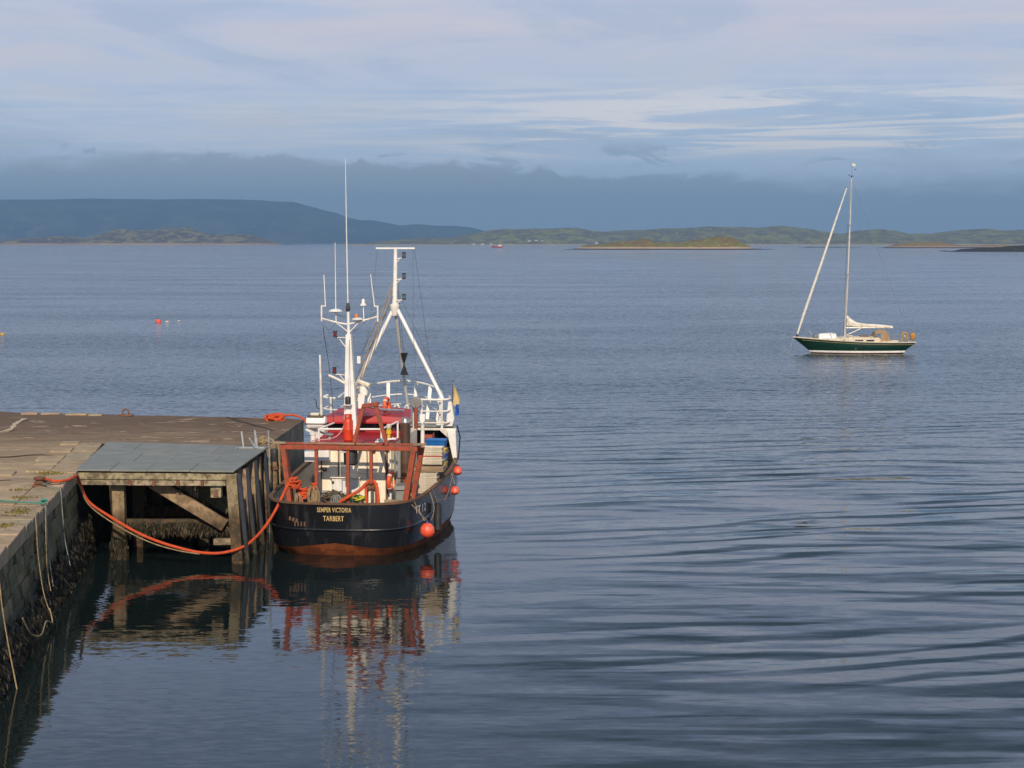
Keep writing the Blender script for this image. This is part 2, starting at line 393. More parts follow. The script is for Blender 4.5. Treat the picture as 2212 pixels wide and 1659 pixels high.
def train(ang, lam, warp, amp, lo, hi, off):
    """a train of long low waves, its crests bent and broken up by noise"""
    r = t.n('ShaderNodeMapping', ins={'Vector': pos, 'Rotation': (0, 0, ang), 'Location': (off, off, 0)}).outputs[0]
    yy_ = t.n('ShaderNodeSeparateXYZ', ins={0: r}).outputs[1]
    wz = t.noise(t.vmath('MULTIPLY', r, (.075, .26, 0)), 1, 3, .55, .3).outputs[0]
    mk = t.step(t.noise(t.vmath('MULTIPLY', r, (.06, .16, 0)), 1, 3, .55, .5).outputs[0], .36, .62)
    sn = t.math('SINE', t.math('ADD', t.math('MULTIPLY', yy_, 6.2832 / lam), t.math('MULTIPLY', wz, warp)))
    k_ = t.math('MULTIPLY', t.math('MULTIPLY', mk, -amp), t.math('SUBTRACT', t.step(sn, lo, hi), .36))
    return t.n('ShaderNodeCombineXYZ', ins={0: t.math('MULTIPLY', k_, .15), 1: k_, 2: 0.}).outputs[0]
wtrain = t.vmath('ADD', train(R(-15), 1.9, 15., .165, -.2, .95, 11.), train(R(7), 2.9, 14., .095, -.2, .95, 31.))
rip = lay(slope(.50, 2.0, 3, R(3), .55, .2, 2.), .10, .30)
chop = lay(slope(2.0, 6.5, 3, R(-4), .6, 0, 7.), .40, .72)
chop = t.vmath('ADD', chop, (0, -.052, 0))      # at this grazing view it is the faces turned to the shore that show
sc = lambda v, k: t.n('ShaderNodeVectorMath', operation='SCALE', ins={0: v, 'Scale': k}).outputs[0]
open_ = t.math('SUBTRACT', 1, calm)
faro = t.step(py, 62., 150.)
kS = t.math('MULTIPLY', t.math('MULTIPLY_ADD', open_, .86, .09), t.math('MULTIPLY_ADD', faro, -.65, 1.0))
kR = t.math('MULTIPLY', t.math('MULTIPLY_ADD', open_, .30, .07), t.math('MULTIPLY_ADD', faro, 1.2, .22))
kR = t.math('MULTIPLY', kR, t.math('MULTIPLY_ADD', t.step(patch, .35, .65), .9, .55))
kC = t.math('MULTIPLY_ADD', t.math('MULTIPLY', open_, t.math('MULTIPLY_ADD', faro, 1.0, .02)), t.math('MULTIPLY_ADD', t.step(patch, .35, .65), .5, .75), .13)
near_ = t.math('MULTIPLY', t.step(px, -6., 4.), kS)
tot = t.vmath('ADD', t.vmath('ADD', sc(t.vmath('ADD', swell, swell2), t.math('MULTIPLY', kS, .62)), sc(wtrain, near_)), t.vmath('ADD', sc(rip, kR), sc(chop, kC)))
nrm = t.vmath('NORMALIZE', t.vmath('ADD', tot, (0, 0, 1)))
bs = t.n('ShaderNodeBsdfPrincipled', ins={'Base Color': (.007, .013, .013, 1), 'Roughness': .03, 'IOR': 1.333, 'Normal': nrm})
t.link(bs.outputs[0], t.n('ShaderNodeOutputMaterial').inputs[0])
mb = MB(); mb.grid([[(-9000, -60, 0), (9000, -60, 0)], [(-9000, 19000, 0), (9000, 19000, 0)]])
tag(mb.build('sea', sea, smooth=False), kind='structure')

# ------------------------------------------------------------------ air
hz, t = material('sea_haze')
pv = t.n('ShaderNodeVolumePrincipled', ins={'Color': (.42, .70, 1.0, 1), 'Density': 8.2e-5, 'Anisotropy': .30})
t.link(pv.outputs[0], t.n('ShaderNodeOutputMaterial').inputs['Volume'])
mb = MB(); mb.rng(-9100, 9100, -80, 19100, -3, 460)
haze = mb.build('haze', hz, smooth=False); tag(haze, kind='stuff')

# ------------------------------------------------------------------ distant land
def land_mat(name, grass, heather, rock, shore_h, patch_scale, rock_amt=.5, dark_h=0):
    m, t = material(name)
    gp = t.n('ShaderNodeNewGeometry').outputs['Position']
    z = t.n('ShaderNodeSeparateXYZ', ins={0: gp}).outputs[2]
    q = t.vmath('MULTIPLY', gp, (1, .35, 2.6))
    n1 = t.noise(q, patch_scale, 5, .6, .4).outputs[0]
    n2 = t.noise(q, patch_scale * 3.1, 6, .65, .3).outputs[0]
    n3 = t.noise(q, patch_scale * 6, 5, .7).outputs[0]
    col = t.mix(t.step(n1, .42, .54), grass, heather)
    col = t.mix(t.step(n2, .54, .64), col, tuple(c * 1.5 for c in grass[:3]) + (1,))
    col = t.mix(t.math('MULTIPLY', t.step(n3, .56, .64), rock_amt), col, rock)
    zz = t.math('ADD', z, t.math('MULTIPLY', t.math('SUBTRACT', n3, .5), shore_h * 1.2))
    col = t.mix(t.step(zz, shore_h * 1.3, shore_h * .8), col, rock)
    if dark_h: col = t.mix(t.step(z, dark_h * 1.15, dark_h * .85), col, (.035, .03, .028, 1))
    bs = t.n('ShaderNodeBsdfPrincipled', ins={'Base Color': col, 'Roughness': .95, 'Specular IOR Level': .1})
    t.link(bs.outputs[0], t.n('ShaderNodeOutputMaterial').inputs[0]); return m
def land(name, prof, D, depth, m, nx=170, ny=22, amp=.18, freq=40., x_ext=(0, 0), crag=.06):
    """terrain: ridge heights follow the skyline, slopes run down to a shore at distance D and on behind it"""
    Yr = D + depth * .5; P = []
    for x, y in prof: P.append(((x - 1106) / 4158 * Yr, max(.3, 10.2 + (524 - y) * Yr / 4158)))
    P = [(P[0][0] - x_ext[0], P[0][1])] + P + [(P[-1][0] + x_ext[1], P[-1][1])]
    def H(x):
        for (x0, h0), (x1, h1) in zip(P, P[1:]):
            if x0 <= x <= x1: return h0 + (h1 - h0) * (x - x0) / max(1e-6, x1 - x0)
        return .3
    x0, x1 = P[0][0], P[-1][0]; hmax = max(p[1] for p in P); rows = []
    for j in range(ny + 1):
        v = j / ny; row = []
        s = math.sin(math.pi * min(1, v / .5) / 2) ** .8 if v <= .5 else math.cos(math.pi * (v - .5) / 1.0)
        for i in range(nx + 1):
            x = x0 + (x1 - x0) * i / nx; h = H(x)
            q = Vector((x / freq, (v * depth) / freq, 3.1))
            nz = mnoise.fractal(q, 1.0, 2.1, 4)
            e = 1 - min(1, abs(v - .5) * 2)
            hh = h * s * (1 + amp * nz * (1 - e * .72)) + crag * hmax * mnoise.noise(q * 2.7) * min(1, h / (hmax * .3)) * (.35 + .4 * (1 - e))
            if j in (0, ny): hh = -2
            wob = depth * .12 * mnoise.noise(Vector((x / (freq * 2), 7.7, 0))) * (1 - v)
            row.append((x, D + v * depth + (wob if wob > 0 else wob * .2) * (1 if j else .6), hh))
        rows.append(row)
    mb = MB(); mb.grid(rows)
    return tag(mb.build(name, m), kind='structure')
m_far = land_mat('far_mountain_slopes', (.065, .075, .060, 1), (.038, .044, .048, 1), (.12, .12, .11, 1), 6, .004, .3)
m_hill = land_mat('hill_grass_and_heather', (.175, .175, .064, 1), (.105, .090, .062, 1), (.34, .29, .22, 1), 4, .020, .4)
m_isl = land_mat('left_island_moor', (.185, .160, .065, 1), (.085, .064, .050, 1), (.32, .22, .15, 1), 7, .016, .5)
m_islet = land_mat('islet_turf', (.16, .150, .034, 1), (.16, .11, .042, 1), (.40, .30, .22, 1), 3.4, .055, .3, 1.5)
m_brown = land_mat('low_island_turf', (.19, .145, .05, 1), (.21, .13, .065, 1), (.34, .23, .15, 1), 3.0, .04, .4, 1.6)
m_dark = land_mat('dark_skerry_rock', (.035, .034, .018, 1), (.035, .026, .022, 1), (.045, .038, .032, 1), 1.5, .03, .3, 1.6)
land('mountain', [(-60, 436), (0, 432), (150, 431), (300, 431), (450, 433), (560, 433), (640, 437), (672, 446), (700, 455), (722, 459), (750, 470), (780, 476), (800, 475), (830, 480), (862, 487),
                  (900, 484), (940, 487), (985, 488), (1020, 492), (1050, 500), (1100, 508), (1180, 515), (1260, 522)], 13600, 4200, m_far, 200, 26, .12, 900, (400, 200), .03)
land('hill', [(780, 527), (840, 521), (880, 516.5), (920, 514.5), (960, 515), (1000, 510), (1030, 503), (1060, 497), (1089, 494.5), (1120, 495.5), (1160, 494), (1216, 493), (1245, 495), (1270, 499), (1292, 500.5), (1340, 499),
              (1400, 496), (1444, 494), (1500, 493), (1545, 490), (1576, 490), (1610, 492), (1640, 493), (1678, 490.5), (1710, 493), (1750, 497), (1785, 503), (1809, 507), (1833, 504), (1858, 498.5), (1881, 497), (1910, 500), (1938, 505.5), (1975, 506.5),
              (2012, 507), (2039, 501.5), (2070, 498), (2096, 496.5), (2144, 499), (2180, 498), (2212, 496), (2300, 494)], 6900, 1500, m_hill, 420, 34, .30, 190, (30, 500), .09)
land('island', [(-80, 522), (0, 520), (45, 517), (98, 513.5), (140, 510), (152, 510.5), (166, 514.5), (174, 521), (197, 513), (215, 510), (231, 507), (240, 502), (247, 498), (290, 497), (335, 498), (350, 496.5), (366, 495.5), (408, 493), (418, 497), (430, 502),
                (460, 505), (492, 506.5), (534, 506.5), (548, 509), (562, 513), (585, 520), (604, 528.5)], 7500, 700, m_isl, 300, 28, .30, 90, (300, 30), .10)
land('islet', [(1232, 539), (1245, 536), (1263, 530), (1300, 527), (1336, 523), (1365, 519.5), (1390, 517), (1402, 518), (1410, 523), (1440, 524.5), (1471, 523), (1495, 520), (1514, 517.5), (1530, 514), (1544, 511.5), (1560, 511.5), (1574, 510.5), (1583, 514), (1594, 520.5), (1607, 527),
               (1617, 532), (1625, 536.5), (1650, 538.8)], 2800, 110, m_islet, 260, 22, .28, 20, (10, 10), .09)
land('low_island', [(1908, 535.4), (1926, 529), (1950, 525), (1973, 522), (1995, 523), (2017, 522), (2040, 525), (2056, 528), (2080, 530), (2111, 530), (2150, 529), (2212, 530), (2300, 530)], 3650, 120, m_brown, 160, 14, .2, 26, (6, 60), .06)
land('skerry', [(2058, 543.5), (2068, 541), (2078, 538), (2110, 536), (2144, 534), (2175, 532), (2212, 529.5), (2300, 526)], 2120, 90, m_dark, 120, 14, .2, 14, (8, 40), .07)
land('reef', [(1728, 534.8), (1745, 533.2), (1770, 533.6), (1800, 533.1), (1830, 533.7), (1852, 534.8)], 3980, 60, m_dark, 80, 8, .3, 20, (4, 4), .1)
land('reef', [(2030, 541.6), (2038, 540.7), (2047, 541.6)], 2330, 20, m_dark, 20, 6, .3, 8, (1, 1), .1)

# houses along the far shore
housewall = worn('whitewashed_wall', (.48, .46, .43, 1), None, .05, .8)
slate = worn('slate_roof', (.10, .10, .11, 1), None, .05, .8)
houseglass = worn('house_window', (.03, .035, .04, 1), None, .1, .2)
def house(px_, Y, z, wd, label, rz=0):
    wd *= .62
    o = thing('house', label, 'house', ((px_ - 1106) / 4158 * Y, Y, z), rz, 'white houses along the far shore')
    d, hgt = 6, 3.4
    MB().rng(-wd / 2, wd / 2, 0, d, -3, hgt).build('wall', housewall, o, False)
    r = MB(); e = .4
    r.add([(-wd / 2 - e, -e, hgt), (wd / 2 + e, -e, hgt), (wd / 2 + e, d + e, hgt), (-wd / 2 - e, d + e, hgt), (-wd / 2 - e, d / 2, hgt + 2.6), (wd / 2 + e, d / 2, hgt + 2.6)],
          [(0, 1, 5, 4), (2, 3, 4, 5), (0, 4, 3), (1, 2, 5), (0, 3, 2, 1)])
    ro = r.build('roof', slate, o, False)
    MB().rng(-wd / 2 + .3, -wd / 2 + 1.4, d / 2 - .6, d / 2 + .6, hgt + 2, hgt + 3.5).build('chimney', housewall, ro, False)
    for xx in (-.3, .3): MB().rng(xx * wd - .6, xx * wd + .6, -.08, .05, 1.0, 2.3).build('window', houseglass, o, False)
house(1024, 6925, 4, 14, 'leftmost white house on the far shore, left of the red ship')
house(1042.5, 6925, 4, 19, 'long white gabled house on the far shore nearest the red ship')
house(1061, 6925, 4, 14, 'white house on the far shore right behind the red ship')
house(1143, 6990, 16, 16, 'white house with slate roof on the slope well right of the red ship')
house(1158, 6990, 16, 20, 'wide white house in the middle of the row on the grassy slope')
house(1171, 6990, 15, 12, 'small white house at the right end of the row on the slope')
house(1288, 6935, 8, 18, 'lone white house on the shore behind the left end of the grassy islet')

# ------------------------------------------------------------------ quay
quay = thing('quay', 'old stone and concrete quay with a worn top and weed covered walls', 'quay')
QT = 2.9
def wx(Y): return -12.05 - .1148 * (Y - 44.88)                 # the inner wall edge
def batter(z): return .26 * max(0, min(1.3, (2.5 - z) / 2.5)) ** 1.4
top = [(wx(18), 18), (wx(69.9), 69.9), (-8.9, 68.9), (-8.6, 78.9), (-9.25, 79.75), (-22.1, 82.84), (-62, 92.5), (-62, 18)]
bot = [(wx(18) + .75, 18), (wx(69.9) + .75, 69.7), (-8.85, 68.85), (-8.5, 78.9), (-9.2, 79.8), (-22.1, 82.9), (-62, 92.6), (-62, 18)]
mb = MB(); n = len(top)
rows = [[(x - (.16 if i < 2 else .02), y, QT - .03) for i, (x, y) in enumerate(top)]]
rows.append([(x - (.16 if i < 2 else .02) + (batter(.9) if i < 2 else 0), y, .9) for i, (x, y) in enumerate(top)])
rows.append([(x - (.16 if i < 2 else .02) + (batter(-.5) if i < 2 else 0), y, -1.6) for i, (x, y) in enumerate(top)])
mb.grid(rows, closed=True); mb.build('wall_core', mortar, quay, False)
mb = MB(); sub = []
def face(a, b, nu, nv, z0, z1, out):
    rows = []
    for j in range(nv + 1):
        rows.append([])
        for i in range(nu + 1):
            u = i / nu; x = a[0] + (b[0] - a[0]) * u; y = a[1] + (b[1] - a[1]) * u; z = z0 + (z1 - z0) * j / nv
            k = .035 * mnoise.fractal(Vector((x * 1.1, y * 1.1, z * 1.3)), 1, 2, 3)
            rows[-1].append((x + out[0] * (.03 + k), y + out[1] * (.03 + k), z))
    return rows
mb.grid(face((-8.9, 68.9), (-8.6, 78.9), 40, 14, -1.5, QT, (1, 0)))
mb.grid(face((-8.6, 78.9), (-9.25, 79.75), 4, 14, -1.5, QT, (.8, .6)))
mb.build('outer_face', outer, quay)
def decking_patch(c, nu, nv):
    rows = []
    for j in range(nv + 1):
        rows.append([])
        for i in range(nu + 1):
            u, v = i / nu, j / nv
            p = (Vector(c[0]) * (1 - u) + Vector(c[1]) * u) * (1 - v) + (Vector(c[3]) * (1 - u) + Vector(c[2]) * u) * v
            k = .045 * mnoise.fractal(Vector((p.x * .5, p.y * .5, 0)), 1, 2.2, 5)
            edge_ = min(u, 1 - u) * 40
            rows[-1].append((p.x, p.y, QT + k * min(1, edge_) - .005))
    return rows
mb = MB()
mb.grid(decking_patch([(-62, 18), (wx(18) - .7, 18), (wx(69.9) - .7, 69.9), (-62, 69.9)], 120, 90))
mb.grid(decking_patch([(-62, 69.9), (wx(69.9) - .7, 69.9), (-15.2, 81.17), (-62, 92.5)], 100, 40))
mb.grid(decking_patch([(wx(69.9) - .7, 69.9), (-8.88, 68.9), (-8.6, 79.0), (-15.2, 81.17)], 40, 40))
mb.add([(-8.6, 79.0, QT), (-9.25, 79.75, QT), (-15.2, 81.17, QT)], [(0, 1, 2)])
mb.build('concrete_top', quaytop, quay)
# coping stones along the inner edge
y = 30.0
while y < 69.6:
    L = rnd.uniform(1.0, 1.7); y1 = min(69.85, y + L); wd = rnd.uniform(.72, .86); tz = QT + .03 + rnd.uniform(-.012, .02)
    j = lambda s=.012: rnd.uniform(-s, s)
    P = []
    for z in (QT - .38, tz):
        P += [(wx(y + .012) - wd, y + .012, z), (wx(y + .012) + .03 + j(), y + .012, z), (wx(y1 - .012) + .03 + j(), y1 - .012, z), (wx(y1 - .012) - wd, y1 - .012, z)]
    P = [(a + j(), b, c + (j() if k > 3 else 0)) for k, (a, b, c) in enumerate(P)]
    MB().hexa(P).build('coping_stone', coping_m, quay, True, .03); y = y1
# paving rows behind the coping, worn and partly missing
for off, y0, y1, wd, keep in ((.86, 41, 62.5, 1.0, .42), (1.9, 42, 61, 1.1, .16), (.86, 63, 69.5, .9, .5)):
    y = y0
    while y < y1:
        L = rnd.uniform(.9, 1.9)
        if rnd.random() < keep:
            a, b = wx(y) - off, wx(y + L) - off; ww = wd * rnd.uniform(.75, 1); zt = QT + rnd.uniform(.028, .055)
            j = lambda: rnd.uniform(-.06, .06)
            MB().hexa([(a - ww, y + .03, QT - .2), (a, y + .03, QT - .2), (b, y + L - .03, QT - .2), (b - ww, y + L - .03, QT - .2),
                       (a - ww + j(), y + .03 + j() * .5, zt), (a, y + .03, zt), (b, y + L - .03, zt), (b - ww + j(), y + L - .03 + j() * .5, zt)]).build('paving_stone', slab_m, quay, True, .025)
        y += L
# raised pale kerb blocks on the far edge
for i, (xa, xb) in enumerate(((-20.9, -20.2), (-20.0, -19.2), (-18.9, -18.0), (-17.9, -17.3))):
    ya = 82.84 - (xa + 22.1) * .2423 - .75
    MB().rng(xa, xb, ya - .25, ya + .15, QT - .1, QT + .075).build('kerb_block', coping_m, quay, True, .03)
# tarred expansion joints and cracks across the top
tar = worn('tar_filled_joint', (.060, .046, .034, 1), None, 3, .9)
def joint(pts, wd, m=tar, name='expansion_joint'):
    P = catmull([(x, y, 0) for x, y in pts], 6); rows = []
    for k, p in enumerate(P):
        d = (P[min(k + 1, len(P) - 1)] - P[max(0, k - 1)]).normalized(); nn = Vector((-d.y, d.x, 0)) * wd * rnd.uniform(.5, 1.3)
        rows.append([(p.x - nn.x, p.y - nn.y, QT + .034), (p.x + nn.x, p.y + nn.y, QT + .034)])
    MB().sheet(rows, .05).build(name, m, quay, False)
joint([(-11.9, 80.2), (-11.2, 78.6), (-10.3, 76.7), (-9.3, 74.6)], .045)
pale_m = worn('pale_mortar_patch', (.52, .40, .27, 1), (.42, .32, .21, 1), 3, .9)
joint([(-20.2, 79.5), (-20.0, 77.2), (-19.6, 74.8), (-19.9, 73.2)], .10, pale_m, 'mortar_patch'); joint([(-19.9, 73.2), (-20.6, 72.6), (-21.6, 72.5)], .28, pale_m, 'mortar_patch')

joint([(-18.6, 58.6), (-17.2, 58.9), (-16.2, 58.5), (-15.4, 58.8)], .018, tar, 'crack'); joint([(-17.5, 54.5), (-16.2, 55.4), (-15.0, 55.2)], .018, tar, 'crack'); joint([(-19, 66), (-17.4, 65.2), (-16.4, 65.9), (-15.6, 65.5)], .018, tar, 'crack')
# wall stones in courses
zc_ = QT - .40
for CH in (.26, .34, .30, .36, .27, .33, .30, .33, .3):
    z1 = zc_; z0 = z1 - CH + .022; zc_ -= CH; y = 38.5 + rnd.uniform(0, .5)
    while y < 60.9:
        L = rnd.choice((.42, .55, .7, .9, 1.1, 1.4)) * rnd.uniform(.85, 1.15); y1 = min(y + L, 61)
        o = rnd.uniform(-.06, .04)
        P = []
        for z in (z0, z1 - .0):
            bx = batter(z)
            P += [(wx(y) + bx - .3, y + .015, z), (wx(y) + bx + o + rnd.uniform(-.012, .012), y + .015, z + rnd.uniform(-.022, .012)),
                  (wx(y1) + bx + o + rnd.uniform(-.012, .012), y1 - .015, z + rnd.uniform(-.022, .012)), (wx(y1) + bx - .3, y1 - .015, z)]
        MB().hexa(P).build('wall_stone', wallstone, quay, True, .022); y = y1
# timber fender piles on the outer face
for (x, y, r) in ((-8.62, 70.1, .17), (-8.66, 69.0, .2)):
    mb = MB(); pts = [(x, y, -1.2), (x + .02, y, .8), (x, y - .03, 2.0), (x - .01, y, QT + .05)]
    mb.tube(catmull(pts, 5), r, 12); fp = mb.build('fender_pile', postm, quay)
    MB().rng(x - .3, x + .24, y - r - .04, y - r + .02, 2.05, 2.18).build('iron_strap', rustbracket, fp)
for (y, hz_) in ((69.5, 1.4),):
    mb = MB(); mb.cyl((-8.55, y, .2), (-8.55, y, 1.9), .045, n=8); mb.ball((-8.55, y, 1.9), .08); mb.build('iron_pipe', rustbracket, quay)

# seaweed curtains on the wall foot: countless fronds
weedm, t = material('seaweed')
rr = t.noise(t.n('ShaderNodeNewGeometry').outputs['Position'], 2.2, 4, .6).outputs[0]
col = t.ramp(rr, [(.3, (.012, .010, .005, 1)), (.5, (.026, .021, .009, 1)), (.63, (.045, .032, .010, 1)), (.74, (.11, .055, .012, 1))])
bs = t.n('ShaderNodeBsdfPrincipled', ins={'Base Color': col, 'Roughness': .6})
t.link(bs.outputs[0], t.n('ShaderNodeOutputMaterial').inputs[0])
def frond(mb, p, L, wd, out, r):
    a = r.uniform(0, math.pi); s = Vector((math.cos(a), math.sin(a), 0)) * wd; q = Vector(p); o = Vector(out)
    m1 = q + o * L * r.uniform(.15, .5) + Vector((0, 0, -L * r.uniform(.2, .55))) + Vector((r.uniform(-.3, .3), r.uniform(-.3, .3), 0)) * L
    e = m1 + o * L * r.uniform(-.1, .15) + Vector((r.uniform(-.25, .25) * L, r.uniform(-.25, .25) * L, -L * r.uniform(.4, .7)))
    mb.add([q - s * .5, q + s * .5, m1 + s, m1 - s, e + s * .3, e - s * .3], [(0, 1, 2, 3), (3, 2, 4, 5)])
r2 = random.Random(3); mb = MB()
for i in range(21000):
    y = r2.uniform(38, 63.5)
    lim = .95 + .5 * mnoise.noise(Vector((y * .5, 2, 0))) + .35 * mnoise.noise(Vector((y * 1.7, 5, 0))) + (.3 if y > 53 else 0)
    z = r2.uniform(-.15, max(.2, lim)); 
    if mnoise.noise(Vector((y * 2.2, z * 3, 1))) < -.25 and z > .4: continue
    frond(mb, (wx(y) + batter(z) + .0, y, z), r2.uniform(.08, .24), r2.uniform(.008, .02), (1.0, -.1, 0), r2)
tag(mb.build('seaweed', weedm, smooth=False), kind='stuff')

# patches of moss in the paving
mossm = worn('green_moss', (.19, .16, .045, 1), (.14, .115, .035, 1), 6, .95)
mb = MB()
for (cx, cy, n, sx, sy) in ((-14.6, 60.3, 90, .45, .5), (-13.35, 51.6, 90, .35, .8), (-13.0, 49.0, 60, .2, .5), (-14.2, 58.1, 40, .35, .2), (-13.9, 54.5, 40, .4, .3), (-14.5, 56.2, 30, .3, .25)):
    for i in range(int(n * 1.6)):
        x, y = cx + r2.gauss(0, sx * .5), cy + r2.gauss(0, sy * .5)
        frond(mb, (x, y, QT + .075), r2.uniform(.03, .06), .03, (r2.uniform(-1, 1), r2.uniform(-1, 1), 0), r2)
tag(mb.build('moss', mossm, smooth=False), kind='stuff')

# ------------------------------------------------------------------ timber platform in the corner of the quay
plat = thing('landing_platform', 'timber landing platform with grey deck panels on tall posts in the quay corner', 'platform')
FL, FR, BR, BL = Vector((-13.93, 61.05)), Vector((-8.82, 60.72)), Vector((-8.62, 68.1)), Vector((-14.72, 69.75))
def PQ(u, v): return (FL * (1 - u) + FR * u) * (1 - v) + (BL * (1 - u) + BR * u) * v
def quadbox(u0, u1, v0, v1, z0, z1, gap=.008):
    c = [PQ(u0, v0), PQ(u1, v0), PQ(u1, v1), PQ(u0, v1)]; mid = sum(c, Vector((0, 0))) / 4
    c = [p + (mid - p).normalized() * gap for p in c]
    return MB().hexa([(p.x, p.y, z0) for p in c] + [(p.x, p.y, z1) for p in c])
for jv, (v0, v1) in enumerate(((0, .27), (.27, .60), (.60, 1))):
    us = (0, .22, .45, .72, 1) if jv != 1 else (0, .30, .52, .80, 1)
    for u0, u1 in zip(us, us[1:]):
        zt = QT + .075 + rnd.uniform(-.006, .006)
        quadbox(u0, u1, v0, v1, zt - .05, zt, .012).build('deck_panel', decking, plat, False, .006)
MB().hexa([(-13.93, 61.12, 2.66), (-9.08, 60.85, 2.66), (-9.08, 61.05, 2.66), (-13.93, 61.32, 2.66), (-13.93, 61.12, 2.87), (-9.08, 60.85, 2.87), (-9.08, 61.05, 2.87), (-13.93, 61.32, 2.87)]).build('upper_fascia', fasciam, plat, True, .012)
MB().hexa([(-13.9, 61.16, 2.47), (-9.12, 60.9, 2.47), (-9.12, 61.05, 2.47), (-13.9, 61.3, 2.47), (-13.9, 61.16, 2.645), (-9.12, 60.9, 2.645), (-9.12, 61.05, 2.645), (-13.9, 61.3, 2.645)]).build('lower_fascia', fasciam, plat, True, .012)
for i in range(4):                                     # rusty brackets and pale packing pieces on the lower fascia
    xa = -12.2 + i * .78; yy = 61.12 - (xa + 13.9) * .054
    MB().rng(xa + .06, xa + .66, yy - .05, yy, 2.475, 2.545).build('packing_strip', fasciam, plat, True, .006)
    MB().rng(xa - .05, xa + .05, yy - .06, yy, 2.47, 2.64).build('bracket', rustbracket, plat, True, .006)
MB().rng(-9.62, -9.28, 60.98, 61.3, 2.08, 2.46).build('hanging_block', fasciam, plat, True, .015)
MB().rng(-9.52, -9.38, 60.955, 60.99, 2.12, 2.3).build('rusty_plate', rustbracket, plat)
def post(x, y, wd, dp, zt, lean=0, m=postm, zb=-1.4):
    return MB().hexa([(x - wd / 2 + lean, y - dp / 2, zb), (x + wd / 2 + lean, y - dp / 2, zb), (x + wd / 2 + lean, y + dp / 2, zb), (x - wd / 2 + lean, y + dp / 2, zb),
                      (x - wd / 2, y - dp / 2, zt), (x + wd / 2, y - dp / 2, zt), (x + wd / 2, y + dp / 2, zt), (x - wd / 2, y + dp / 2, zt)]).build('post', m, plat, True, .02)
post(-8.93, 60.93, .34, .34, 2.86, .26)
post(-12.68, 61.65, .39, .36, 2.46, .05)
for yy, l in ((62.75, .22), (64.75, .2), (66.3, .16), (67.6, .16)): post(-8.86, yy, .30, .34, 2.8, l)
for yy in (60.9, 62.75, 64.75, 67.2):                 # steel rubbing strips on the seaward side of the posts
    MB().hexa([(-8.55 + .16, yy - .1, -1.2), (-8.43 + .16, yy - .1, -1.2), (-8.43 + .16, yy + .12, -1.2), (-8.55 + .16, yy + .12, -1.2),
               (-8.745, yy - .1, 2.84), (-8.625, yy - .1, 2.84), (-8.625, yy + .12, 2.84), (-8.745, yy + .12, 2.84)]).build('rubbing_strip', steelpost, plat, True, .01)
for (x, y) in ((-12.55, 64.2), (-12.4, 66.9), (-11.3, 67.3), (-10.4, 64.5), (-10.2, 67.4)): post(x, y, .34, .34, 2.75, 0, postdark)
for (yy, xr) in ((63.5, -8.95), (66.2, -8.95)): MB().rng(wx(yy) + .5, xr, yy - .15, yy + .15, 2.3, 2.6).build('cross_joist', postdark, plat)
MB().beam((-11.75, 61.5, 2.52), (-9.15, 61.35, 1.0), .16, .40, (0, -1, 0)).build('brace', postm, plat, True, .02) if False else None
def slab_between(a, b, thick, y0, y1, m, name):
    a, b = Vector((a[0], 0, a[1])), Vector((b[0], 0, b[1])); t_ = (b - a).normalized(); nn = Vector((-t_.z, 0, t_.x)) * thick / 2
    q = [a - nn, b - nn, b + nn, a + nn]
    return MB().hexa([(p.x, y0, p.z) for p in (q[0], q[1])] + [(p.x, y1, p.z) for p in (q[1], q[0])] + [(p.x, y0, p.z) for p in (q[3], q[2])] + [(p.x, y1, p.z) for p in (q[2], q[3])]).build(name, m, plat, True, .02)
slab_between((-11.75, 2.62), (-9.25, 1.10), .40, 61.45, 61.65, postm, 'brace')
slab_between((-11.1, 2.75), (-9.2, 1.55), .46, 62.3, 62.5, postdark, 'brace')
for i in range(12):                                   # the grating on the rear brace
    f = i / 12; MB().rng(-10.95 + f * .75, -10.91 + f * .75, 62.22, 62.29, 2.28 - f * .45, 2.62 - f * .45).build('grating_bar', fasciam, plat, False)
MB().rng(-12.75, -8.9, 61.75, 62.0, .93, 1.27).build('tie_beam', postdark, plat, True, .03)
MB().rng(-12.75, -8.9, 66.0, 66.25, .75, 1.1).build('tie_beam', postdark, plat, True, .03)
MB().rng(-9.6, -9.0, 61.3, 61.55, .5, .7).build('ledge', fasciam, plat, True, .02)
mb = MB()
for i in range(3600):
    if r2.random() < .45: x, y, z = r2.uniform(-12.8, -8.95), 61.72, r2.uniform(.85, 1.2); o = (0, -.5, 0)
    elif r2.random() < .5: x, y, z = -12.65 + r2.uniform(-.25, .25), 61.44, r2.uniform(-.1, .75); o = (0, -.6, 0)
    else: x, y, z = -8.75 + r2.uniform(-.2, .2), r2.uniform(60.7, 68), r2.uniform(-.1, .5); o = (.5, -.3, 0)
    frond(mb, (x, y, z), r2.uniform(.08, .26), r2.uniform(.010, .022), o, r2)
tag(mb.build('seaweed', weedm, smooth=False), kind='stuff')
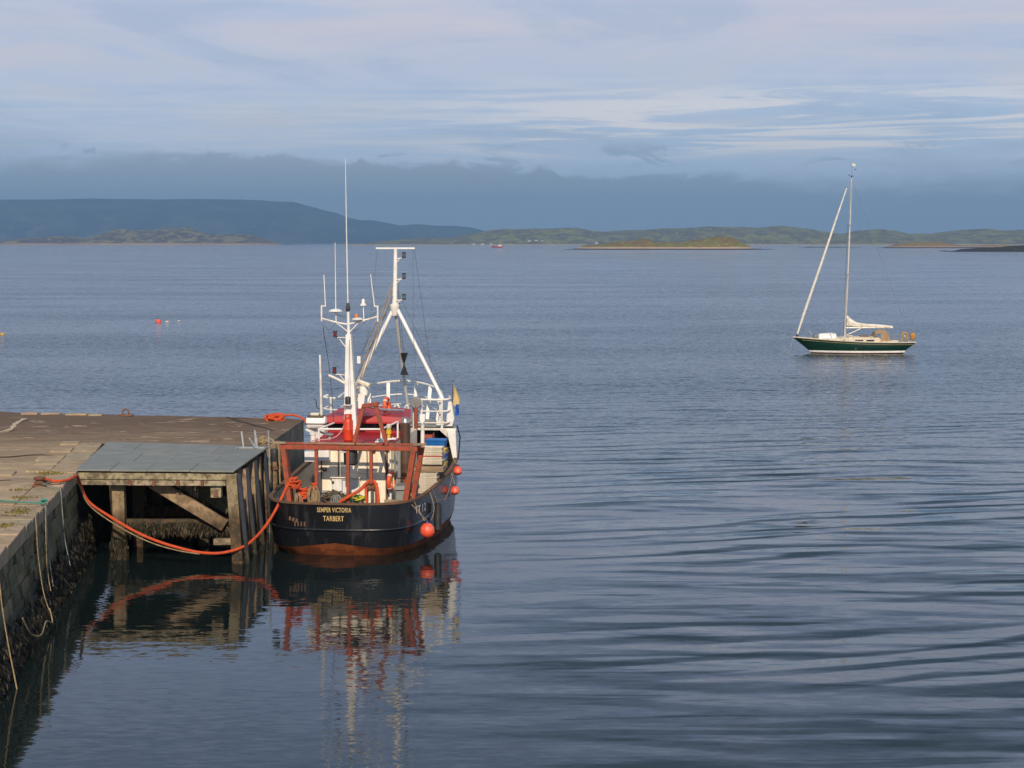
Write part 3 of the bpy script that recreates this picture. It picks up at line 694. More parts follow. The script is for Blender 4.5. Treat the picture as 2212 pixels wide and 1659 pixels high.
# metal boarding ladder at the platform's far corner
lad = thing('boarding_ladder', 'galvanised boarding ladder with raised hand hoops at the far corner of the grey platform', 'ladder', (-9.15, 67.4, 0))
for sx in (-.24, .24):
    MB().tube([(sx + .35, .1, -.4), (sx + .35, .1, 2.85), (sx + .33, .08, 3.62)], .03, 8).build('upright', galv, lad)
    MB().beam((sx - .05, .0, 2.99), (sx - .12, .0, 3.58), .05, .09, (0, 1, 0)).build('hand_post', galv, lad)
for k in range(8): MB().cyl((.11, .1, .1 + k * .33), (.59, .1, .1 + k * .33), .02, n=6).build('rung', galv, lad)
mb = MB(); mb.rng(-.5, .45, -.12, -.04, 2.985, 3.02); mb.rng(-.5, .45, .04, .1, 2.985, 3.02); mb.rng(-.55, -.47, -.12, .1, 2.985, 3.02); mb.build('base_frame', galv, lad)
MB().beam((-.1, -.02, 3.35), (.18, -.3, 3.0), .04, .04).build('stay', galv, lad)

# ------------------------------------------------------------------ ropes and fittings on the quay
def rope(name, pts, r, m, label, cat='rope', group=None, n=8, seg=6):
    mb = MB(); P = catmull(pts, seg); mb.tube(P, r, n)
    return tag(mb.build(name, m), label, cat, group)
MO = [(-14.3, 57.3, 3.0), (-14.05, 57.75, 3.06), (-13.75, 57.45, 3.05), (-13.45, 57.9, 3.03), (-13.5, 59.3, 2.99), (-13.6, 60.1, 2.72), (-13.41, 60.44, 2.05), (-12.74, 60.55, 1.53), (-11.93, 60.5, 1.06), (-11.25, 60.5, .76), (-10.55, 60.5, .54), (-9.85, 60.45, .40),
      (-9.14, 60.45, .40), (-8.5, 60.9, .56), (-8.1, 61.9, .90), (-7.76, 62.5, 1.43), (-7.47, 62.82, 2.05), (-7.24, 62.93, 2.5)]
rope('mooring_rope', MO, .047, orope, 'thick orange mooring rope sagging in front of the platform from quay to boat', 'rope')
rope('beige_rope', [(-14.0, 57.3, 3.0), (-13.6, 57.4, 3.0), (-13.42, 58.6, 2.97), (-13.55, 59.9, 2.6), (-13.35, 60.2, 1.98), (-12.72, 60.35, 1.43), (-11.92, 60.4, .95), (-11.23, 60.38, .66), (-10.54, 60.38, .47), (-9.9, 60.4, .36)], .019, brope,
     'thin beige rope hanging just under the orange mooring rope', 'rope')
bol = thing('mooring_bollard', 'low rusty mooring bollard at the quay edge under the orange rope', 'bollard', (-14.15, 57.3, QT))
MB().lathe([(.22, 0), (.22, .05), (.13, .08), (.12, .2), (.19, .24), (.19, .29), (.1, .31)], (0, 0, 0), 14).build('bollard_body', rustbracket, bol)
mb = MB(); mb.torus((.1, .05, .12), .23, .035, None, 18, 7, .06); tag(mb.build('rope_turns', drope, bol))
fl = thing('mooring_ring', 'small rusty mooring ring standing up on the far edge of the quay', 'mooring ring', (-16.3, 80.9, QT))
MB().rng(-.3, .3, -.15, .15, 0, .07).build('base_plate', rustbracket, fl, True, .02)
mb = MB(); mb.torus((0, 0, .16), .13, .035, Matrix.Rotation(R(80), 3, 'X'), 16, 7); mb.build('ring', rustbracket, fl)
def wl(y, z, o=.05): return (wx(y) + batter(z) + o, y, z)
rope('hanging_rope', [(-14.0, 57.1, 3.0), (-13.65, 56.7, 2.99), (wx(56.4) + .02, 56.4, 2.98), (wx(56.3) + .08, 56.3, 2.8), wl(56.3, 2.2, .1), wl(56.25, 1.5, .1), wl(56.2, .7, .16)], .014, grerope, 'pale green grey rope draped over the coping below the orange rope', 'rope')
GK = (wx(52.9) + .0, 52.9, 3.0)
rope('green_rope', [(-15.6, 53.95, 2.99), (-15.0, 53.9, 2.97), (-14.2, 53.5, 2.99), (-13.6, 53.2, 2.99), (GK[0] - .1, 53.0, 3.0), GK], .022, grope, 'green rope lying across the paving to a knot at the quay edge', 'rope')
kn = thing('rope_knot', 'tight green rope knot at the edge of the coping stones', 'knot', GK)
mb = MB()
for k in range(4): mb.torus((rnd.uniform(-.03, .03), rnd.uniform(-.04, .04), .02 + .02 * k), .07, .026, Matrix.Rotation(rnd.uniform(0, 3), 3, 'X'), 12, 6, .1)
mb.build('knot_turns', grope, kn)
rope('hanging_rope', [GK, (wx(52.8) + .09, 52.8, 2.85), wl(52.7, 2.2, .1), wl(52.6, 1.4, .1), wl(52.5, .75, .12)], .013, grerope, 'grey rope hanging from the green knot, upper of the close pair', 'rope')
rope('hanging_rope', [GK, (wx(52.7) + .09, 52.65, 2.85), wl(52.4, 2.2, .1), wl(52.0, 1.4, .1), wl(51.8, .75, .14)], .013, brope, 'beige brown rope hanging from the green knot, nearer of the close pair', 'rope')
rope('beige_rope', [(-15.2, 52.8, 2.98), (-14.4, 52.75, 2.98), (-13.6, 52.5, 2.99), (wx(52.3) - .1, 52.35, 3.0)], .02, brope, 'thin beige rope lying on the paving beside the green rope', 'rope')
rope('hanging_rope', [(-14.6, 51.4, 2.97), (-13.6, 50.9, 2.99), (wx(50.6), 50.6, 2.99), (wx(50.6) + .09, 50.6, 2.84), wl(50.6, 2.0, .1), wl(50.6, 1.0, .12), wl(50.6, .45, .2)], .014, brope, 'straight beige rope hanging down the stone wall to the seaweed', 'rope')
rope('loop_rope', [wl(50.6, .5, .22), wl(50.2, .2, .3), wl(49.2, -.02 + .45, .3), wl(48.0, .32, .3), wl(46.8, .6, .25), wl(46.2, 1.1, .2)], .018, brope, 'knotted beige rope slung in a loop along the foot of the wall', 'rope')
rope('hanging_rope', [(wx(43.9), 43.9, 2.99), (wx(43.9) + .09, 43.9, 2.8), wl(43.8, 1.9, .15), wl(43.7, 1.0, .2), wl(43.6, .3, .25), wl(43.4, -.1, .3)], .016, brope, 'beige rope hanging down the wall at the left edge of the picture', 'rope')
def tangle(name, label, loc, R0, m, n, rr_, cat='rope', flat=.35, seed=1, group=None):
    r = random.Random(seed); o = thing(name, label, cat, loc); mb = MB()
    for k in range(n):
        c = (r.uniform(-.4, .4) * R0, r.uniform(-.4, .4) * R0, rr_ + flat * R0 * r.random())
        rot = Matrix.Rotation(r.uniform(-.5, .5), 3, 'X') @ Matrix.Rotation(r.uniform(-.4, .4), 3, 'Y')
        mb.torus(c, R0 * r.uniform(.5, 1), rr_, rot, 16, 6, .12)
    mb.build('rope_turns', m, o); return o
tangle('rope_pile', 'heap of orange rope on the far seaward corner of the quay', (-9.75, 78.9, QT), .35, orope, 9, .05, seed=4)
rope('mooring_rope', [(-9.6, 78.8, 3.1), (-9.0, 78.9, 3.12), (-8.55, 78.6, 2.98), (-8.35, 78.0, 2.8), (-7.7, 75.5, 2.5), (-7.1, 72.8, 2.55)], .045, orope, 'orange rope running from the heap on the quay corner to the bow', 'rope')
tangle('rope_pile', 'tangle of beige rope on the quay corner beside the red gantry', (-8.98, 69.5, QT), .28, brope, 8, .03, seed=5)
rope('hanging_rope', [(-8.85, 69.4, 3.0), (-8.66, 69.2, 2.95), (-8.4, 69.0, 2.4), (-8.37, 68.95, 1.7), (-8.3, 68.9, .9)], .03, brope, 'beige rope hanging off the quay corner between platform and boat', 'rope')

# ------------------------------------------------------------------ fishing boat
BA = R(7); BM = Matrix.Translation((-5.78, 62.0, 0)) @ Matrix.Rotation(-BA, 4, 'Z')
boat = thing('fishing_boat', 'black hulled fishing boat with red gantry and white masts moored at the quay', 'fishing boat', (-5.78, 62.0, 0), -BA)
def on_boat(name, label, cat, loc, group=None, rz=0):
    return thing(name, label, cat, BM @ Vector(loc), -BA + rz, group)
LOA = 12.9
half = [(0, 0), (.8, .03), (1.45, .14), (1.92, .36), (2.25, .75), (2.48, 1.35), (2.62, 2.4), (2.72, 4), (2.77, 6), (2.77, 7.6), (2.66, 9.2), (2.35, 10.4), (1.78, 11.5), (1.0, 12.4), (.35, 12.83), (0, 12.9)]
HP = [(p.x, p.y) for p in catmull([(x, y, 0) for x, y in half], 4)]
HP[0] = (0, 0); HP[-1] = (0, LOA)
def sheer(y): return 1.75 + .012 * y + .0052 * y * y * (1 if y < 9.2 else 1)
def rail_pt(x, y, sx, ys, yb, z):
    s = 1 - (1 - sx) * (1 - .55 * math.sin(math.pi * min(1, max(0, y / LOA))))
    return (x * s, ys + y * (yb - ys) / LOA, z)
def bump_c(x): return .17 * max(0, 1 - abs(x) / 1.5)
def zl(k, x, y):
    if k == 0: return sheer(y)
    if k == 1: return .91 + .035 * y + .003 * y * y
    if k == 2: return .86 + .035 * y + .003 * y * y
    if k == 3: return .27 + .014 * y + bump_c(x) * (1 if y < 2 else 0)
    if k == 4: return .0
    return -.8
LV = [(1, 0, 12.9), (.992, .04, 12.75), (.99, .045, 12.74), (.945, .13, 12.45), (.84, .42, 12.1), (.55, 1.3, 11.2)]
def hull_row(k):
    sx, ys, yb = LV[k]
    st = [rail_pt(x, y, sx, ys, yb, zl(k, x, y)) for x, y in HP]
    return [(-p[0], p[1], p[2]) for p in st[:0:-1]] + st
rowsH = [hull_row(k) for k in range(6)]
def sub_rows(r0, r1, m):
    return [[tuple(a + (b - a) * i / m for a, b in zip(p, q)) for p, q in zip(r0, r1)] for i in range(m + 1)]
mb = MB(); rr_ = sub_rows(rowsH[0], rowsH[1], 4) + sub_rows(rowsH[2], rowsH[3], 3)
mb.grid(rr_); mb.build('hull', blackhull, boat)
mb = MB(); mb.grid(sub_rows(rowsH[3], rowsH[4], 2) + sub_rows(rowsH[4], rowsH[5], 2)[1:]); mb.build('hull_bottom', antifoul, boat)
mid = [tuple((a + b) / 2 for a, b in zip(p, q)) for p, q in zip(rowsH[1], rowsH[2])]
mb = MB(); mb.tube(mid, .05, 8); mb.build('rubbing_strake', blackhull, boat)
# bulwark inside, cap rail and deck
mb = MB(); inn = [(p[0] * .965, .06 + p[1] * .99, p[2]) for p in rowsH[0]]
mb.grid([[(p[0], p[1], p[2] - .02) for p in inn], [(p[0] * .99, p[1] + .02, .9) for p in inn]]); mb.build('bulwark_lining', worn('pale_grey_bulwark', (.44, .41, .36, 1), (.34, .31, .27, 1), 2, .6, rust=.3), boat)
mb = MB(); cap = []
o_ = [(p[0] * 1.008, p[1] - (.03 if p[1] < 1 else 0), p[2] + .02) for p in rowsH[0]]; i_ = [(p[0] * .955, .09 + p[1] * .985, p[2] + .02) for p in rowsH[0]]
mb.grid([[(p[0], p[1], p[2] - .06) for p in o_], o_, i_, [(p[0], p[1], p[2] - .06) for p in i_]]); mb.build('cap_rail', caprust, boat)
mb = MB(); st = [(x * .955, .1 + y * .985) for x, y in HP]
mb.grid([[(-x, y, .93) for x, y in st], [(0, y, .97) for x, y in st], [(x, y, .93) for x, y in st]]); mb.build('deck', greydeck, boat)
# registration plates, scuppers
def hull_y(x):                                         # transom surface near the centre line
    for (x0, y0), (x1, y1) in zip(HP, HP[1:]):
        if x0 <= abs(x) <= x1: return y0 + (y1 - y0) * (abs(x) - x0) / max(1e-6, x1 - x0)
    return 0
def text_mesh(txt, size, m, name, fit=None, bold=.004):
    cu = bpy.data.curves.new('t', 'FONT'); cu.body = txt; cu.size = size; cu.align_x = 'CENTER'; cu.offset = bold; cu.resolution_u = 3; cu.space_character = 1.08
    ob = bpy.data.objects.new('t', cu); COL.objects.link(ob); dg = bpy.context.evaluated_depsgraph_get()
    me = bpy.data.meshes.new_from_object(ob.evaluated_get(dg)); bpy.data.objects.remove(ob)
    xs = [v.co.x for v in me.vertices]; s = fit / (max(xs) - min(xs)) if fit else 1
    for v in me.vertices: v.co.x *= s
    me.materials.clear(); me.materials.append(m); o = bpy.data.objects.new(name, me); COL.objects.link(o); return o
for txt, xc, z, fit, sz in (('SEMPER VICTORIA', .0, 1.47, 1.13, .215), ('TARBERT', -.02, 1.18, .68, .235)):
    o = text_mesh(txt, sz, gold, 'lettering', fit)
    for v in o.data.vertices:
        x, zz = v.co.x + xc, v.co.y + z; k = (1.75 - zz) / .84 * .04
        v.co = (x, hull_y(x) + k - .014 + 0, zz)
    o.parent = boat
def quarter(s, z):                                     # starboard quarter surface at outline parameter s, height z
    i = int(s); f = s - i; x = HP[i][0] * (1 - f) + HP[i + 1][0] * f; y = HP[i][1] * (1 - f) + HP[i + 1][1] * f
    f2 = (sheer(y) - z) / max(.01, sheer(y) - .91); return (x * (1 - .008 * f2), y + .04 * f2, z)
for txt, fit, xc in (('TT', .5, .30), ('12', .42, .92)):
    o = text_mesh(txt, .36, whitelet, 'lettering', fit)
    for v in o.data.vertices:
        L = v.co.x + xc; y0 = 1.15 + L; x0 = 2.6
        for (xa, ya), (xb, yb) in zip(HP, HP[1:]):
            if ya <= y0 <= yb: x0 = xa + (xb - xa) * (y0 - ya) / max(1e-6, yb - ya); break
        v.co = (x0 * 1.0 + .018, y0, 1.28 + v.co.y)
    o.parent = boat
# faded draught marks and old patch on the port quarter
for k in range(4):
    x = -1.32 + k * .11; MB().rng(x - .022, x + .022, hull_y(x) + .0, hull_y(x) + .055, .98, 1.13).build('draught_mark', worn('faded_brown_mark', (.14, .075, .045, 1)) if k == 0 else MATS['faded_brown_mark'], boat)
for k in range(3): MB().box((-1.5 + k * .12, hull_y(-1.5 + k * .12) + .02, 1.22 - .03 * k), (.07, .03, .12)).build('weld_patch', MATS['faded_brown_mark'], boat)

# gantry over the stern
def gpart(name, a, b, wd, dp, m=redp, par=boat): return MB().beam(a, b, wd, dp, (0, 1, 0)).build(name, m, par, True, .008)
gpart('gantry_post', (-1.86, .85, 3.5), (-1.56, .75, .95), .16, .24); gpart('gantry_post', (2.5, .85, 3.5), (2.06, .95, .95), .17, .24)
gpart('gantry_post', (2.68, 1.35, 3.5), (2.2, 1.45, .95), .16, .16); gpart('gantry_post', (-1.95, 1.35, 3.5), (-1.66, 1.45, .95), .14, .14)
MB().rng(-1.96, 2.62, .74, .96, 3.42, 3.56).build('gantry_beam', redp, boat, True, .01)
MB().rng(-1.96, 2.72, 1.30, 1.40, 3.53, 3.6).build('gantry_beam', redp, boat, True, .01)
for xx in (-1.9, -.9, .2, 1.3, 2.6): MB().rng(xx - .05, xx + .05, .96, 1.28, 3.48, 3.56).build('gantry_tie', redp, boat)
for xx, zb in ((-.76, .95), (.30, .95), (1.07, 2.3)): MB().rng(xx - .052, xx + .052, .78, .91, zb, 3.42).build('gantry_upright', redp, boat, True, .008)
for xa, xb, y0 in ((-1.25, -.35, 1.0), (-.5, .5, .94), (-.45, .35, 1.08), (.55, 1.22, .97)):
    MB().box(((xa + xb) / 2, y0, 3.605 + rnd.uniform(0, .012)), (xb - xa, .13, .04), Matrix.Rotation(rnd.uniform(-.02, .02), 3, 'Z')).build('plank', plank, boat, True, .006)
for xx in (-2.0, 2.68): MB().prism([(xx - .22, 3.605), (xx + .22, 3.605), (xx + .16, 3.655), (xx - .16, 3.655)], .7, 1.0).build('end_plate', plank, boat, True, .01)
mb = MB(); mb.lathe([(.11, 0), (.13, .05), (.13, .36), (.1, .42)], (-2.14, .72, 3.02), 14); mb.build('block', blackrub, boat)
gpart('frame_leg', (.46, .95, 3.58), (.80, 1.0, 4.84), .12, .12); gpart('frame_leg', (1.58, .95, 3.58), (1.20, 1.0, 4.86), .12, .12)
MB().hexa([(.74, .9, 4.80), (1.28, .9, 4.86), (1.28, 1.1, 4.86), (.74, 1.1, 4.80), (.76, .9, 4.92), (1.30, .9, 5.0), (1.30, 1.1, 5.0), (.76, 1.1, 4.92)]).build('frame_head', redp, boat, True, .01)
mb = MB(); mb.lathe([(.18, 0), (.23, .05), (.235, .40), (.20, .52), (.1, .55)], (.34, 1.08, 2.9), 18); mb.build('fairlead_drum', blackrub, boat)
mb = MB(); mb.cyl((.05, .72, 3.36), (.26, .72, 3.36), .02); mb.cyl((.06, .72, 3.36), (.06, .72, 2.55), .012); mb.build('drop_line', whitelet, boat)

# wheelhouse
WH = dict(x0=-1.12, x1=1.36)
MB().rng(-1.12, 1.36, 2.62, 8.0, .9, 3.44).build('wheelhouse_wall', cream, boat, True, .02)
for xa, xb, za, zb in ((-1.06, -.42, 1.0, 3.3), (-.36, .55, 2.45, 3.3), (.62, 1.22, 1.05, 3.25)):
    pnl = MB().rng(xa, xb, 2.585, 2.62, za, zb).build('wall_panel', cream, boat, True, .012)
    if xa > .6:
        MB().rng(xa + .06, xa + .10, 2.55, 2.585, 2.0, 2.25).build('handle', darkmetal, pnl)
        MB().rng(xa + .3, xa + .36, 2.55, 2.585, 1.75, 1.98).build('handle', darkmetal, pnl)
for xx in (-.39, .585, 1.28): MB().rng(xx - .018, xx + .018, 2.59, 2.622, .95, 3.4).build('wall_seam', caprust, boat)
lk = MB().rng(-.60, .34, 2.46, 2.6, 1.72, 2.28).build('hatch_cabinet', white, boat, True, .015)
MB().rng(-.46, .26, 2.43, 2.46, 1.78, 2.2).build('cabinet_door', white_clean, lk, True, .01)
MB().rng(-.64, .38, 2.40, 2.6, 2.285, 2.325).build('cabinet_lid', cream, lk, True, .008)
for zz in (1.82, 2.1): MB().rng(-.60, -.52, 2.42, 2.46, zz, zz + .08).build('hinge', darkmetal, lk)
for xa, za in ((-1.50, 2.84), (-1.06, 2.88)):
    MB().rng(xa, xa + .40, 2.3, 2.6, za, za + .34).build('junction_box', white_clean, boat, True, .015)
MB().rng(-.98, -.4, 2.5, 2.6, 1.0, 1.28).build('step_locker', cream, boat, True, .015)
MB().rng(-.28, .5, 2.3, 2.58, 1.35, 1.62).build('deck_winch_box', greyplas, boat, True, .02)
mb = MB(); mb.cyl((1.42, 2.4, 1.0), (1.42, 2.4, 3.5), .035); mb.build('white_pipe', white_clean, boat)
mb = MB(); mb.cyl((1.52, 2.42, 1.9), (1.50, 2.42, 3.7), .03); mb.build('yellow_pipe', worn('cream_yellow_paint', (.66, .55, .24, 1)), boat)
mb = MB(); mb.cyl((1.62, 2.5, 1.0), (1.62, 2.5, 3.4), .03); mb.build('grey_pipe', galv, boat)
# lower roof, window band, upper roof
rows = [[(-1.42 + 2.84 * i / 8, y, 3.46 + .014 * (y - 2.4) + .03 * (1 - ((i - 4) / 4) ** 2)) for i in range(9)] for y in (2.22, 3.5, 4.5, 5.62)]
MB().sheet(rows, .05).build('lower_roof', roofred, boat)
MB().hexa([(-1.44, 5.62, 3.3), (1.46, 5.62, 3.3), (1.05, 7.9, 3.3), (-1.44, 7.9, 3.3), (-1.44, 5.62, 3.92), (1.46, 5.62, 3.92), (1.05, 7.9, 3.92), (-1.44, 7.9, 3.92)]).build('bridge_wall', roofred, boat)
for xa, xb in ((-1.38, -.62), (-.56, .42), (.48, .92), (.98, 1.4)):
    fr = MB().rng(xa - .02, xb + .02, 5.595, 5.618, 3.60, 3.90).build('window', darkmetal, boat)
    MB().rng(xa + .01, xb - .01, 5.58, 5.594, 3.62, 3.88).build('pane', glass, fr, False)
rows = []
for k, y in enumerate((5.36, 5.42, 5.9, 6.8, 7.7, 8.1)):
    wr = 3.12 - max(0, y - 5.42) * .17
    rows.append([(-1.55 + wr * i / 10, y, (3.90 if k == 0 else 4.02 + .025 * k) + .09 * (1 - ((i - 5) / 5) ** 2) * (1 if k else .3)) for i in range(11)])
MB().sheet(rows, .06).build('bridge_roof', roofred, boat)
for a, b in (((-1.16, 3.0, 3.88), (1.0, 3.0, 3.90)), ((1.0, 3.0, 3.90), (1.34, 4.2, 4.05)), ((-1.16, 3.0, 3.88), (-.9, 4.2, 3.98))):
    MB().cyl(a, b, .032, n=8).build('handrail', white_clean, boat)
for x, y in ((-1.16, 3.0), (1.0, 3.0), (1.34, 4.2)): MB().cyl((x, y, 3.47), (x, y, 3.9 if y < 4 else 4.05), .035, n=8).build('rail_post', white_clean, boat)
mb = MB(); mb.lathe([(.055, 0), (.055, .14), (.15, .17), (.15, .2), (.03, .24)], (-.85, 3.3, 3.49), 14); mb.build('roof_vent', galv, boat)
mb = MB(); mb.lathe([(.09, 0), (.09, .22), (.12, .24), (.12, .3)], (-1.34, 2.9, 3.46), 12); mb.build('roof_vent', white, boat)
# hose lying over the roof
mb = MB(); mb.tube(catmull([(-1.3, 2.55, 3.52), (-1.1, 2.6, 3.56), (-.8, 2.66, 3.57), (-.5, 2.75, 3.66), (-.32, 2.9, 3.9), (-.2, 2.95, 4.3), (-.15, 2.93, 4.36)], 5), .018, 6); mb.build('gas_hose', worn('pink_hose', (.55, .30, .26, 1)), boat)
# cradle at the port side with navigation light
mb = MB(); mb.beam((-1.35, 4.3, 3.5), (-1.95, 4.5, 3.72), .1, .06); mb.beam((-1.35, 5.0, 3.5), (-1.95, 5.1, 3.72), .1, .06); mb.build('raft_cradle', white, boat)
# mast
def mast_w(z): return .24 - .148 * (z - 3.5) / 3.56
mb = MB(); q = []
for z in (3.5, 4.5, 5.5, 6.5, 7.06):
    a = mast_w(z); c = -.25 - .055 * (z - 3.5) / 3.56; q.append([(c - a, 3.86, z), (c + a, 3.86, z), (c + a * .9, 4.2, z), (c - a * .9, 4.2, z)])
mb.grid(q, closed=True); mb.add(q[-1], [(0, 1, 2, 3)]); mast = mb.build('main_mast', white_clean, boat, True, .015)
mb = MB(); mb.cyl((-.315, 4.0, 7.0), (-.335, 4.0, 8.0), .06, .045); mb.build('mast_pole', white, mast)
mb = MB(); mb.lathe([(.03, 0), (.08, .1), (.08, .16), (.045, .34)], (-.335, 4, 7.8), 10); mb.build('whip_base', darkmetal, mast)
mb = MB(); mb.tube([(-.335, 4, 8.1), (-.37, 4, 10.6), (-.39, 4, 13.05)], [.022, .018, .008], 6); mb.build('whip_aerial', white_clean, mast)
mb = MB(); mb.tube([(-1.26, 4.0, 7.60), (-.75, 4.0, 7.47), (-.36, 4.0, 7.40), (.15, 4.0, 7.52), (.71, 4.0, 7.68)], .03, 7); mb.build('aerial_arm', white, mast)
mb = MB(); mb.cyl((-.75, 4, 7.46), (-.33, 4, 7.14), .02); mb.cyl((.05, 4, 7.48), (-.28, 4, 7.14), .02); mb.build('arm_strut', white, mast)
for x0, z0, z1, x1, z2 in ((-1.26, 7.5, 8.06, -1.17, 9.1), (.70, 7.5, 8.06, .46, 9.12)):
    mb = MB(); mb.cyl((x0, 4, z0), (x0, 4, z1), .03); mb.cyl((x0, 4, z1 - .05), (x1 + (.03 if x0 < 0 else .13), 4, z1 - .03), .025); mb.build('aerial_bracket', white, mast)
    mb = MB(); mb.tube([(x1 + (.05 if x0 < 0 else .13), 4, z1 - .05), (x1, 4, z2)], [.02, .014], 6); mb.build('rod_aerial', white_clean, mast)
mb = MB(); mb.cyl((-.75, 4, 7.45), (-.76, 4, 7.78), .02); mb.tube([(-.76, 4, 7.78), (-.77, 4, 10.2)], [.018, .01], 6); mb.build('rod_aerial', white_clean, mast)
def dome(x, z, r, hgt): return MB().lathe([(r * .3, 0), (r, hgt * .3), (r, hgt * .5), (r * .6, hgt * .9), (r * .2, hgt)], (x, 4, z), 18).build('satellite_dome', white_clean, mast)
dome(-.77, 7.80, .24, .13); dome(.0, 7.53, .20, .11)
mb = MB(); mb.lathe([(.07, 0), (.07, .08), (.05, .12)], (-.04, 4.0, 7.64), 12); mb.build('amber_beacon', amber, mast)
mb = MB(); mb.cyl((.22, 4, 7.5), (.2, 4, 8.06), .018); mb.lathe([(.11, 0), (.115, .05), (.06, .09), (.055, .2), (.02, .24)], (.2, 4, 8.04), 14); mb.build('gps_antenna', white_clean, mast)
def navlamp(x, y, z, glassm, par, nm='navigation_lamp', r=.075):
    b = MB(); b.lathe([(r, 0), (r, .05)], (x, y, z), 12); b.lathe([(r, .17), (r, .22)], (x, y, z), 12); o = b.build(nm, darkmetal, par)
    MB().lathe([(r * .85, .05), (r * .85, .17)], (x, y, z), 12).build('lens', glassm, o) if par is boat else MB().lathe([(r * .85, .05), (r * .85, .17)], (x, y, z), 12).build('lamp_lens', glassm, par)
    return o
navlamp(-.77, 3.9, 6.96, lampred, mast); navlamp(-.80, 3.9, 5.72, lampred, mast)
mb = MB(); mb.cyl((-.77, 3.92, 6.95), (-.34, 3.95, 6.95), .02); mb.cyl((-.62, 3.92, 6.9), (-.36, 3.95, 6.55), .02); mb.build('lamp_bracket', white, mast)
mb = MB(); mb.tube([(-1.0, 3.85, 5.66), (-.7, 3.9, 5.52), (-.36, 4, 5.32)], .045, 8); mb.cyl((-.85, 3.9, 5.70), (-.42, 3.95, 5.66), .02); mb.cyl((-.62, 3.9, 5.68), (-.42, 3.95, 5.4), .018); mb.build('lamp_boom', white, mast)
MB().rng(-.43, -.17, 3.62, 3.88, 4.64, 4.67).build('lamp_shelf', white_clean, mast); MB().add([(-.42, 3.86, 4.63), (-.42, 3.64, 4.63), (-.42, 3.86, 4.4), (-.40, 3.86, 4.63), (-.40, 3.64, 4.63), (-.40, 3.86, 4.4)], [(0, 1, 2), (5, 4, 3), (0, 3, 4, 1), (1, 4, 5, 2), (2, 5, 3, 0)]).build('shelf_gusset', white_clean, mast)
mb = MB(); mb.lathe([(.085, 0), (.1, .05), (.1, .22), (.07, .27)], (-.30, 3.72, 4.67), 14); mb.build('stern_lamp', darkmetal, mast)
# radar on the forward side of the mast, and its shelf
MB().rng(-.02, .28, 4.1, 4.6, 4.95, 5.0).build('radar_shelf', white, mast); MB().lathe([(.14, 0), (.16, .06), (.16, .2), (.1, .24)], (.12, 4.4, 5.0), 14).build('radar_gearbox', white_clean, mast)
mb = MB(); mb.beam((-.14, 4.65, 5.40), (.34, 4.15, 5.30), .13, .16); mb.build('radar_scanner', cream, mast, True, .05)
MB().prism([(-.02, 4.5), (.16, 4.5), (.22, 4.95), (-.02, 4.95)], 4.1, 4.35).build('radar_bracket', white, mast)
MB().rng(-.06, .06, 4.15, 4.22, 6.05, 6.3).build('mast_plate', white_clean, mast)
mb = MB(); mb.tube([(.06, 4.4, 4.62), (.55, 5.4, 4.35), (1.1, 6.6, 4.22)], .055, 9); mb.build('boom', galv, boat)
# slim pole with lamp bracket on the port side
mb = MB(); mb.tube([(-1.47, 4.8, 4.1), (-1.49, 4.8, 5.4), (-1.51, 4.8, 6.3)], [.045, .04, .03], 8); mb.build('light_pole', white, boat)
mb = MB(); mb.tube(catmull([(-1.48, 4.8, 4.4), (-1.62, 4.8, 4.45), (-1.66, 4.8, 4.7), (-1.72, 4.8, 4.74)], 4), .015, 6); mb.build('pole_hook', darkmetal, boat)
mb = MB(); mb.tube(catmull([(-1.14, 5.2, 4.0), (-1.16, 5.2, 4.6), (-1.22, 5.0, 5.8), (-1.25, 4.4, 6.9), (-1.22, 4.05, 7.3)], 5), .012, 5); mb.build('aerial_cable', rig, boat)
# exhaust
mb = MB(); mb.lathe([(.17, 1.0), (.17, 4.02), (.165, 4.1)], (1.75, 3.4, 0), 18); ex = mb.build('exhaust_pipe', exh, boat)
mb = MB(); mb.lathe([(.165, 4.1), (.15, 4.2), (.10, 4.27), (.02, 4.29)], (1.75, 3.4, 0), 18); mb.build('exhaust_cap', chrome, ex)
MB().prism([(1.93, 4.22), (2.12, 4.22), (2.12, 3.98), (2.02, 3.85), (1.93, 3.98)], 5.2, 5.4).build('vent_cowl', white_clean, boat, True, .02)
mb = MB(); mb.cyl((2.02, 5.3, .9), (2.02, 5.3, 3.95), .07); mb.build('vent_pipe', white, boat)
mb = MB(); mb.beam((1.0, 2.3, 3.62), (1.65, 2.3, 3.66), .22, .05); mb.beam((.95, 2.2, 3.56), (1.4, 2.2, 3.58), .18, .05); mb.build('white_bracket', white_clean, boat, True, .01)
mb = MB(); mb.lathe([(.06, 0), (.06, .12), (.09, .14), (.09, .28), (.05, .3)], (1.35, 2.5, 3.66), 12); mb.build('danbuoy_light', yellplas, boat)
mb = MB(); mb.lathe([(.07, 0), (.09, .03), (.09, .12), (.05, .16)], (1.35, 2.5, 3.97), 12); mb.build('light_head', boxplas, boat)

